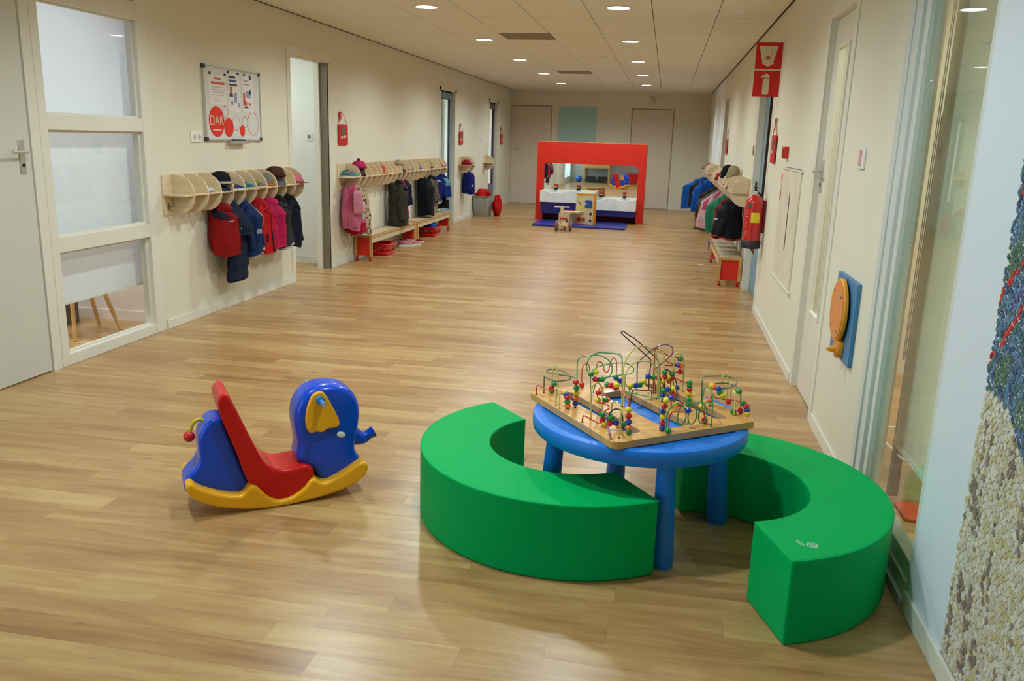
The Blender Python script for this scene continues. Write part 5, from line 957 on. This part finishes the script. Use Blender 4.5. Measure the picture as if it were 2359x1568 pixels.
# ------------------------------------------------------------------ coats
def coat(name, label, wall, y, ztop, L, w_, d, col, group, cat='coat', puff=0, fold=.15, sleeves=True, sl=.78, hood=None, trim=None, cuff=None, zipc=None, hem=None, seed=1, open_=0, lean=0, stripe=None, y_off=0, pattern=None, legs=False, off=.02, stripes=None, patch=None, sleeve_col=None):
    out = 1 if wall == 'L' else -1; w_ *= .82
    x = XL if wall == 'L' else XR
    t = thing(name, label, cat, (x+out*off, y, ztop), -PI/2 if wall == 'L' else PI/2, group)
    rnd = random.Random(seed); ph = [rnd.uniform(0, 6.28) for _ in range(8)]
    C = pattern or fab('c_%d_%d_%d' % col, col)
    n = 36; K = 26; vs = []
    def ring(tt, a):
        sh = min(1, (tt*L/.11))**.85
        hw = w_/2*(.22+.78*sh)*(1+.10*tt); hd = d/2*(.42+.58*min(1, tt/.3))
        f = 1+fold*tt**.5*(.55*math.sin(4*a+ph[0]+2.5*tt)+.45*math.sin(7*a+ph[1]-3*tt))
        if puff: f *= 1+puff*(abs(math.sin(PI*tt*L/.065))-.5)
        f *= 1-.06*math.sin(PI*2*tt+ph[2])
        return (hw*f*math.cos(a)+lean*tt, hd+.004+hd*f*.98*math.sin(a), -L*tt-(.018*math.sin(a*2+ph[3])*tt))
    if legs:
        top = .42
        for i in range(K+1):
            for j in range(n): vs.append(ring(top*i/K/1.0, 2*PI*j/n))
        mb = MB().add(vs, [(i*n+j, i*n+(j+1) % n, (i+1)*n+(j+1) % n, (i+1)*n+j) for i in range(K) for j in range(n)]+[tuple(range(K*n, K*n+n))])
        mb.obj('body', C, t, ang=80)
        for s in (-1, 1):
            pts = []; rs = []
            for i in range(20):
                u = i/19; pts.append((s*w_*.23+lean*u+.012*math.sin(5*u+ph[4]), d*.45+.01*math.sin(4*u+ph[5]*s), -L*(top-.05)-L*(1-top+.05)*u)); q = 1+.07*math.sin(u*22+ph[6]*s)+(puff*math.sin(u*30))
                rs.append((w_*.245*q*(1-.12*u), d*.44*q*(1-.1*u)))
            MB().tube(pts, rs, 18).obj('leg', C, t, ang=80)
    else:
        for i in range(K+1):
            for j in range(n): vs.append(ring(i/K, 2*PI*j/n))
        mb = MB().add(vs, [(i*n+j, i*n+(j+1) % n, (i+1)*n+(j+1) % n, (i+1)*n+j) for i in range(K) for j in range(n)]+[tuple(range(n-1, -1, -1))])
        o = mb.obj('body', C, t, ang=80)
        # inner lining closes the hem
        MB().add([(p[0]*.93, .01+p[1]*.93, p[2]+.012) for p in (ring(1, 2*PI*j/n) for j in range(n))], [tuple(range(n))]).obj('lining', trim and fab('t_%d_%d_%d' % trim, trim) or fab('lining_dark', (40, 38, 44)), t)
    if sleeves:
        SC = fab('c_%d_%d_%d' % sleeve_col, sleeve_col) if sleeve_col else C
        for s in (-1, 1):
            pts = []; rs = []; sx = rnd.uniform(-.012, .012); r0 = min(.062, w_*.22)
            for i in range(22):
                u = i/21
                pts.append((s*(w_*.34*min(1, .4+u*3)+.022*math.sin(u*1.5)+sx*u)+lean*u, d*.62+.04*u+.012*math.sin(6*u+ph[5]), -.07-L*sl*u))
                q = (1-.28*u)*(1+.05*math.sin(u*19+ph[6])+(puff*1.2*(abs(math.sin(PI*u*L*sl/.055))-.5) if puff else 0)); rs.append(r0*q*(.7+.3*min(1, u*6)))
            MB().tube(pts, rs, 16).obj('sleeve', SC, t, ang=80)
            if cuff: MB().tube([pts[-2], (pts[-1][0], pts[-1][1], pts[-1][2]-.014)], rs[-1]*1.1, 16).obj('cuff', fab('t_%d_%d_%d' % cuff, cuff), t)
    if hood: 
        H_ = fab('c_%d_%d_%d' % hood, hood)
        MB().ball((0, d*.42, -.055), (w_*.27, d*.40, .055), 20, 12).tube([(-w_*.30, d*.42, -.055), (-w_*.16, d*.86, -.115), (0, d*.98, -.14), (w_*.16, d*.86, -.115), (w_*.30, d*.42, -.055)], .014, 10).obj('hood', H_, t)
    if zipc:
        vs = [ring(.08+.9*i/16, PI/2+e) for i in range(17) for e in (-.05, .05)]
        vs = [(p[0], p[1]+.004, p[2]) for p in vs]
        MB().add(vs, [(2*i, 2*i+1, 2*i+3, 2*i+2) for i in range(16)]).obj('zip', fab('t_%d_%d_%d' % zipc, zipc), t)
    if hem:
        vs = []
        for tt in (.955, 1.0):
            for j in range(n):
                p = ring(tt, 2*PI*j/n); vs.append((p[0]*1.02, p[1]*1.015+.001, p[2]))
        MB().add(vs, [(j, (j+1) % n, n+(j+1) % n, n+j) for j in range(n)]).obj('hem_band', fab('t_%d_%d_%d' % hem, hem), t, ang=80)
    for k, (c_, t0, t1, a0, a1) in enumerate(stripes or []):
        m_ = 10; q = []
        for i in range(m_+1):
            for e in range(m_+1):
                p = ring(t0+(t1-t0)*i/m_, a0+(a1-a0)*e/m_); q.append((p[0]*1.015, p[1]*1.015+.003, p[2]))
        MB().add(q, [(i*(m_+1)+e, i*(m_+1)+e+1, (i+1)*(m_+1)+e+1, (i+1)*(m_+1)+e) for i in range(m_) for e in range(m_)]).obj('patch', fab('t_%d_%d_%d' % c_, c_), t, ang=80)
    MB().tube([(0, .03, .0), (0, .028, .05)], .004, 6).obj('hanging_loop', BLACK, t)
    return t
def leopard(name, c1, c2, sc=34):
    M = bpy.data.materials.new(name); M.use_nodes = True; nt = M.node_tree; b = nt.nodes['Principled BSDF']; b.inputs['Roughness'].default_value = .9
    tc = nt.nodes.new('ShaderNodeTexCoord'); v = nt.nodes.new('ShaderNodeTexVoronoi'); v.inputs['Scale'].default_value = sc; r_ = nt.nodes.new('ShaderNodeValToRGB')
    nt.links.new(tc.outputs['Object'], v.inputs['Vector']); nt.links.new(v.outputs['Distance'], r_.inputs[0]); nt.links.new(r_.outputs[0], b.inputs['Base Color'])
    e = r_.color_ramp.elements; e[0].position = .36; e[0].color = (*lin(c2), 1); e[1].position = .44; e[1].color = (*lin(c1), 1); return M
LEO = leopard('leopard_fur', (178, 158, 124), (52, 40, 34)); LEOD = leopard('dark_leopard_fur', (96, 82, 62), (34, 28, 26), 40)
CAMO = leopard('dark_quilt', (44, 42, 28), (26, 28, 24), 16)
G1 = 'coats hanging on the rack below the whiteboard'; G2 = 'coats hanging on the rack above the left benches'; G3 = 'coats hanging on the right coat rack'
HK = .955
# rack 1
coat('body_warmer', 'red quilted body warmer with navy front band, first on the left rack', 'L', 6.55, HK, 0.43, 0.27, 0.25, (164, 22, 22), G1, puff=.03, sleeves=False, hood=(150, 20, 20), zipc=(36, 40, 54), seed=2, hem=(170, 24, 24), stripes=[((30, 34, 46), .03, .98, PI*.58, PI*.78), ((34, 34, 50), .04, .30, -.5, .9), ((214, 206, 200), .33, .35, .75, 1.15), ((214, 210, 206), .42, .56, PI*.6, PI*.66)])
coat('snow_trousers', 'long navy snow trousers hanging lowest behind the red body warmer', 'L', 6.76, HK, 0.69, 0.26, 0.25, (30, 42, 66), G1, cat='trousers', puff=.03, sleeves=False, legs=True, seed=3, off=.03)
coat('jacket', 'blue jacket with beige lining beside the long snow trousers', 'L', 6.96, HK, 0.51, 0.25, 0.25, (26, 52, 104), G1, sl=.7, trim=(206, 192, 150), seed=4, hem=(170, 158, 124), stripes=[((198, 184, 144), .0, .5, PI*.55, PI*.68), ((170, 180, 190), .50, .58, 1.0, 1.4)], puff=.02)
coat('jacket', 'bright red jacket with white cuff next to the pink padded jacket', 'L', 7.18, HK+.0, 0.49, 0.25, 0.25, (206, 18, 24), G1, cuff=(225, 215, 205), zipc=(30, 24, 28), seed=5, hood=(200, 18, 22), stripes=[((44, 22, 26), .62, .78, .9, 1.15)])
coat('jacket', 'deep pink padded jacket on the rack below the whiteboard', 'L', 7.4, HK-.005, 0.48, 0.28, 0.26, (196, 24, 84), G1, puff=.07, seed=6, hood=(206, 40, 96))
coat('jacket', 'black and dark grey jacket between the pink one and the last navy one', 'L', 7.6, HK, 0.5, 0.25, 0.24, (52, 52, 52), G1, seed=7, hem=(190, 190, 190), zipc=(90, 90, 92), hood=(24, 24, 28))
coat('jacket', 'navy black jacket hanging last before the open white doorway', 'L', 7.8, HK, 0.51, 0.25, 0.25, (24, 26, 46), G1, seed=8, hood=(20, 20, 28))
# rack 2
coat('jacket', 'light pink jacket with white patches, first on the bench rack', 'L', 9.56, HK-.02, 0.5, 0.34, 0.24, (226, 116, 152), G2, seed=9, hood=(222, 96, 140), stripes=[((200, 205, 200), .35, .75, 1.5, 2.4), ((206, 60, 100), .02, .9, 2.4, 2.7)])
t = thing('backpack', 'pink patterned child backpack hanging over the light pink jacket', 'backpack', (-3.56, 9.47, .64), -PI/2+.3)
MB().prism(rrect(-.12, .12, -.02, .26, .06), -.04, .055, 'y').obj('bag', fab('pink_bag', (224, 150, 170), (206, 130, 150), 14), t, bevel=.02, seg=3)
MB().prism(rrect(-.085, .085, .0, .13, .03), .055, .085, 'y').obj('pocket', leopard('bag_print', (214, 150, 160), (120, 170, 180), 26), t, bevel=.01)
MB().tube(smooth_poly([(-.06, -.04, .02), (-.1, -.09, .12), (-.04, -.05, .28), (0, -.03, .34), (.04, -.05, .28), (.1, -.09, .12), (.06, -.04, .02)], 2, False), .012, 8).obj('strap', fab('bag_strap', (214, 60, 110)), t)
coat('skirt', 'small crimson skirt hanging under the pink backpack', 'L', 9.60, .56, .17, .22, .24, (196, 28, 62), G2, cat='skirt', sleeves=False, seed=10, fold=.2, off=.05)
coat('fur_coat', 'beige leopard print coat hanging behind the pink jacket', 'L', 9.82, HK, 0.6, 0.26, 0.24, (178, 158, 124), G2, pattern=LEO, seed=11)
coat('trousers', 'leopard print trousers hanging low above the bench end', 'L', 9.70, .62, .28, .24, .2, (178, 158, 124), G2, cat='trousers', pattern=LEO, seed=12, legs=True, sleeves=False, off=.04)
coat('coat', 'long black quilted coat standing out on the bench rack, left of the pink one', 'L', 11.2, HK, 0.61, 0.3, 0.28, (40, 40, 30), G2, pattern=CAMO, seed=13, puff=.02, hood=(30, 30, 30), off=.04)
coat('coat', 'bright pink coat tucked between the quilted black and navy coats', 'L', 11.5, HK, 0.58, 0.22, 0.2, (214, 52, 118), G2, seed=14, hood=(206, 40, 100))
coat('jacket', 'short navy jacket right of the bright pink coat', 'L', 11.7, HK, 0.38, 0.22, 0.2, (22, 26, 52), G2, seed=15)
coat('coat', 'long plain black coat in the middle of the bench rack', 'L', 12.62, HK, 0.6, 0.32, 0.27, (20, 22, 34), G2, seed=16, off=.03)
coat('fur_coat', 'dark leopard print coat between the long black and blue coats', 'L', 12.95, HK, 0.42, 0.26, 0.26, (60, 50, 38), G2, pattern=LEOD, seed=17, hood=(34, 28, 26))
coat('jacket', 'blue jacket with white stripes near the blue glazed door', 'L', 13.22, HK, 0.46, 0.24, 0.24, (20, 34, 120), G2, seed=18, hem=(214, 210, 205), cuff=(210, 208, 204), stripes=[((214, 212, 208), .2, .24, .8, 2.2)])
coat('trousers', 'light beige trousers hanging under the white striped blue jacket', 'L', 13.3, .60, 0.27, 0.22, 0.2, (190, 180, 150), G2, cat='trousers', seed=19, legs=True, sleeves=False)
coat('jacket', 'blue jacket with turquoise lining, last on the bench rack', 'L', 13.52, HK, 0.36, 0.3, 0.3, (18, 44, 130), G2, seed=20, hood=(16, 40, 120), stripes=[((110, 178, 184), .02, .5, .7, 1.5)])
coat('jacket', 'black scarf-like jacket with red patch beside the blue glazed door', 'L', 13.7, HK-.05, 0.52, 0.18, 0.24, (22, 22, 24), G2, seed=21, stripes=[((200, 30, 44), .3, .45, .4, 1.4), ((206, 170, 170), .6, .75, .2, 1.4)])
# rack 3
coat('jacket', 'blue jacket hanging alone on the short two-divider rack', 'L', 15.66, HK, 0.44, 0.3, 0.22, (20, 34, 116), 'jacket on the short rack', seed=22, stripes=[((220, 220, 220), .6, .68, .9, 1.1)])
# right rack
coat('coat', 'navy black coat with red piping, nearest on the right wall', 'R', 9.9, HK, 0.44, 0.36, 0.3, (22, 22, 34), G3, seed=23, hem=(200, 60, 60), hood=(22, 22, 30), stripes=[((186, 22, 30), .05, .3, .6, 1.0), ((206, 200, 186), .5, .55, 1.2, 2.2)], off=.03)
coat('jacket', 'dark red jacket behind the nearest navy coat on the right', 'R', 10.22, HK, 0.48, 0.26, 0.3, (160, 20, 30), G3, seed=24, cuff=(220, 210, 205), hood=(150, 18, 26))
coat('coat', 'dark olive coat on the right rack beside the green one', 'R', 10.6, HK, 0.5, 0.24, 0.28, (70, 62, 44), G3, seed=25)
coat('coat', 'sea green coat on the right rack', 'R', 11.05, HK, 0.48, 0.26, 0.36, (32, 130, 94), G3, seed=26)
coat('coat', 'pale pink coat on the right rack', 'R', 11.75, HK, 0.52, 0.28, 0.42, (224, 178, 186), G3, seed=27, stripes=[((206, 90, 120), .0, .5, 2.2, 2.8)])
coat('coat', 'grey brown coat behind the pale pink one on the right', 'R', 12.15, HK, 0.58, 0.24, 0.42, (96, 88, 66), G3, seed=28, hem=(60, 54, 44))
coat('jacket', 'black jacket with crimson edge between pale pink and blue', 'R', 12.85, HK, 0.46, 0.26, 0.42, (44, 30, 32), G3, seed=29, zipc=(160, 30, 60))
coat('jacket', 'bright blue puffed jacket on the right rack, nearer one', 'R', 15.72, HK, 0.58, 0.34, 0.4, (12, 82, 176), G3, seed=30, fold=.24, puff=.03, stripes=[((120, 190, 210), .42, .46, 1.2, 1.5)])
coat('jacket', 'black jacket squeezed between the two bright blue jackets', 'R', 16.05, HK, 0.52, 0.24, 0.44, (36, 34, 38), G3, seed=31)
coat('jacket', 'bright blue jacket at the far end of the right rack', 'R', 16.5, HK, 0.6, 0.4, 0.54, (10, 92, 186), G3, seed=32, fold=.26, puff=.03)
# ------------------------------------------------------------------ things on the shelves
ZS = 1.051
xs = XL+.11
lump('cloth', 'white crumpled cloth in the third compartment of the whiteboard rack', 'cloth', (XL+.13, 6.34, ZS), (.05, .07, .022), fab('white_cloth', (226, 226, 226)), 4)
hat('black knitted hat with white edge on the whiteboard rack', (XL+.12, 6.56, ZS+.055), (24, 24, 30), .095, col2=(200, 200, 190), h=.10)
pair('dark navy shoe of the pair under the black knitted hat', XL+.12, 6.53, ZS, 0, (36, 46, 68), sole=(40, 44, 56))
pair('blue shoe with orange strap in the compartment right of the black hat', XL+.13, 6.75, ZS, .1, (40, 70, 140), trim=(226, 170, 90))
pair('teal shoe of the pair next to the blue and orange shoes', XL+.13, 6.95, ZS, .1, (20, 126, 130), sole=(206, 196, 160))
pair('grey shoe with lime strap in the whiteboard rack', XL+.13, 7.17, ZS, .1, (130, 124, 112), trim=(170, 190, 30), sole=(214, 200, 160))
hat('grey green hat with orange band on the whiteboard rack', (XL+.12, 7.37, ZS), (128, 126, 112), .085, col2=(204, 118, 32), h=.11)
hat('brown furry hat piled on shoes on the whiteboard rack', (XL+.12, 7.58, ZS+.075), (84, 48, 34), .10, h=.095)
pair('grey blue shoe of the pair under the brown furry hat', XL+.13, 7.57, ZS, .0, (110, 120, 134), sole=(90, 96, 104), hi=.01)
hat('pink sun hat at the doorway end of the whiteboard rack', (XL+.13, 8.01, ZS), (222, 120, 140), .08, brim=.06, h=.07)
for k, dx in ((0, .0), (1, .075)):
    shoe('multicoloured shoe in the first compartment of the bench rack, %s one' % ('nearer', 'farther')[k], (XL+.12+dx*0, 9.54+dx, ZS), .2, (80, 170, 170), trim=(226, 60, 120), s=1.15)
hat('bright pink woolly hat on top of the bench rack', (XL+.12, 9.84, ZS+.09), (216, 50, 110), .09, h=.09, pom=True)
hat('dark brown furry hat under the bright pink hat', (XL+.12, 9.82, ZS), (90, 66, 50), .09, h=.085)
o = B(-.03, .03, -.05, .05, 0, .10).obj('book', mat('cover_crimson', (214, 26, 50), .6), bevel=.004); o.location = (XL+.14, 10.62, ZS); tag(o, 'small crimson box standing in the bench rack', 'box')
pair('brown boot of the pair above the quilted black coat', XL+.13, 11.42, ZS, .1, (84, 46, 40), sole=(60, 40, 34), hi=.04, cat='boot', name='boot')
hat('beige woolly hat on the brown boots', (XL+.12, 11.38, ZS+.09), (190, 172, 136), .07, h=.07)
pair('pink shoe of the pair beside the brown boots', XL+.13, 11.62, ZS, .1, (206, 70, 100), hi=.02)
pair('olive green shoe of the pair on the bench rack', XL+.13, 11.83, ZS, .1, (136, 134, 70))
pair('blue shoe of the pair in the middle of the bench rack', XL+.13, 12.25, ZS, .1, (24, 84, 176), hi=.02)
pair('dark brown boot of the pair toward the far end of the bench rack', XL+.13, 12.86, ZS, .1, (74, 54, 40), hi=.04, cat='boot', name='boot')
pair('coral and blue shoe at the far end of the bench rack', XL+.15, 13.6, ZS, .1, (214, 120, 96), trim=(80, 140, 190), hi=.02)
hat('red hat on the short two-divider rack', (XL+.14, 15.42, ZS), (176, 22, 36), .085, h=.09)
pair('blue shoe of the pair on the short two-divider rack', XL+.13, 15.66, ZS+.0, .1, (30, 60, 130), hi=.02)
xr = XR-.12
pair('small dark shoe with green sole in the nearest compartment of the right rack', XR-.11, 9.95, ZS, PI, (40, 42, 46), sole=(130, 170, 90), s=.8)
pair('white and grey shoe of the pair on the right rack', XR-.13, 10.55, ZS, PI, (206, 200, 188), trim=(170, 130, 110))
hat('coral pink hat on the right rack next to white shoes', (XR-.16, 10.35, ZS), (226, 70, 90), .05, h=.05)
pair('pink shoe of the pair on the right rack', XR-.13, 10.98, ZS, PI, (206, 50, 100), trim=(226, 150, 80), hi=.02)
lump('soft_toy', 'beige furry bundle piled high on the right rack', 'soft toy', (XR-.10, 10.90, ZS+.08), (.08, .14, .10), fab('beige_fur', (176, 160, 124)), 9, .15)
hat('tall black hat piled on the right rack', (XR-.12, 11.6, ZS+.08), (22, 20, 24), .09, h=.17)
hat('small yellow cap right of the tall black hat', (XR-.05, 11.32, ZS+.16), (226, 190, 40), .045, h=.06)
hat('crimson hat behind the tall black hat on the right', (XR-.14, 12.45, ZS+.02), (180, 22, 50), .09, h=.10)
pair('silver blue shoe of the pair above the bright blue jackets', XR-.14, 16.2, ZS, PI, (110, 124, 150), sole=(210, 206, 200))
hat('tan furry hat on the short rack above the bright blue jackets', (XR-.14, 16.9, ZS+.04), (176, 136, 100), .10, h=.11)
# ------------------------------------------------------------------ grey bin with red cloth
t = thing('laundry_crate', 'grey translucent plastic crate overflowing with red cloth by the left wall', 'crate', (-3.625, 16.78, 0))
BG = mat('crate_grey', (138, 132, 118), .45)
mb = MB(); P = rrect(-.135, .135, -.20, .20, .02); Q = rrect(-.165, .165, -.23, .23, .025); n = len(P)
o = mb.add([(*p, 0) for p in P]+[(*p, .40) for p in Q], [(i, (i+1) % n, n+(i+1) % n, n+i) for i in range(n)]+[tuple(range(n))]).obj('body', BG, t); s = o.modifiers.new('s', 'SOLIDIFY'); s.thickness = .005
MB().tube([(*p, .40) for p in Q]+[(*Q[0], .40)], .010, 8).obj('rim', BG, t)
lump('cloth', 'bright red cloth heaped on the grey plastic crate', 'cloth', (-3.63, 16.76, .33), (.135, .19, .12), fab('red_cloth', (214, 22, 18), sc=14), 11, .45)
lump('bag', 'red cloth bag hanging down at the right side of the grey crate', 'bag', (-3.35, 16.90, .003), (.085, .13, .235), fab('red_bag', (210, 20, 18), sc=14), 12, .38)
# slippers on the floor
for k, (x, y, r_) in enumerate(((-3.62, 11.55, .6), (-3.56, 11.70, .9))):
    shoe('large pink slipper on the floor under the left bench end, %s one' % ('nearer', 'farther')[k], (x, y, 0), r_, (222, 140, 150), s=1.5, group='pink slippers under the left bench')
shoe('dark red shoe on the floor beside the pink slippers', (-3.58, 12.02, 0), .8, (150, 30, 36), s=1.2, group='dark red shoe on the floor')
o = B(-.035, .035, -.03, .03, 0, .004).obj('paper_scrap', PAPER); o.location = (.55, 11.25, 0); tag(o, 'small white paper scrap on the floor left of the right bench', 'paper')
# ------------------------------------------------------------------ things behind the camera, seen in the mirror
t = thing('cabinet', 'wooden cabinet on legs against the back wall, seen in the mirror', 'cabinet', (-2.72, -.88, 0))
MB().box(-.55, .55, -.25, .25, .56, 1.2).obj('body', BEECH, t, bevel=.004)
for x in (-.53, .47):
    for y in (-.23, .17): MB().box(x, x+.06, y, y+.06, 0, .56).obj('leg', BEECH, t)
MB().box(-.47, .47, -.22, .22, .10, .13).obj('shelf', mat('shelf_dark', (60, 56, 54), .6), t)
for x in (-.27, .27): MB().box(x-.26, x+.26, .251, .265, .58, 1.18).obj('door', BEECH, t, bevel=.003)
for i, x in enumerate((-.24, .24)):
    o = B(-.19, .19, -.15, .15, 0, .11).obj('tray', BLACK, bevel=.01); o.location = (-2.72+x, -.88, .131); tag(o, 'black tray on the low shelf of the back wall cabinet, %s one' % ('left' if i == 0 else 'right'), 'tray')
o = MB().ball((0, 0, .13), .13, 28, 18).obj('ball', mat('ball_blue', (24, 80, 160), .4)); o.location = (-3.40, -.6, 0); tag(o, 'blue play ball on the floor, seen in the mirror', 'ball')
t = thing('soft_block', 'red soft play block by the back wall, seen at the mirror right edge', 'foam block', (-1.15, -.82, 0)); MB().box(-.45, .45, -.3, .3, 0, .42).obj('cover', REDPL, t, bevel=.02, seg=3); MB().box(-.452, .452, -.302, .302, .205, .215).obj('seam', REDPL, t)
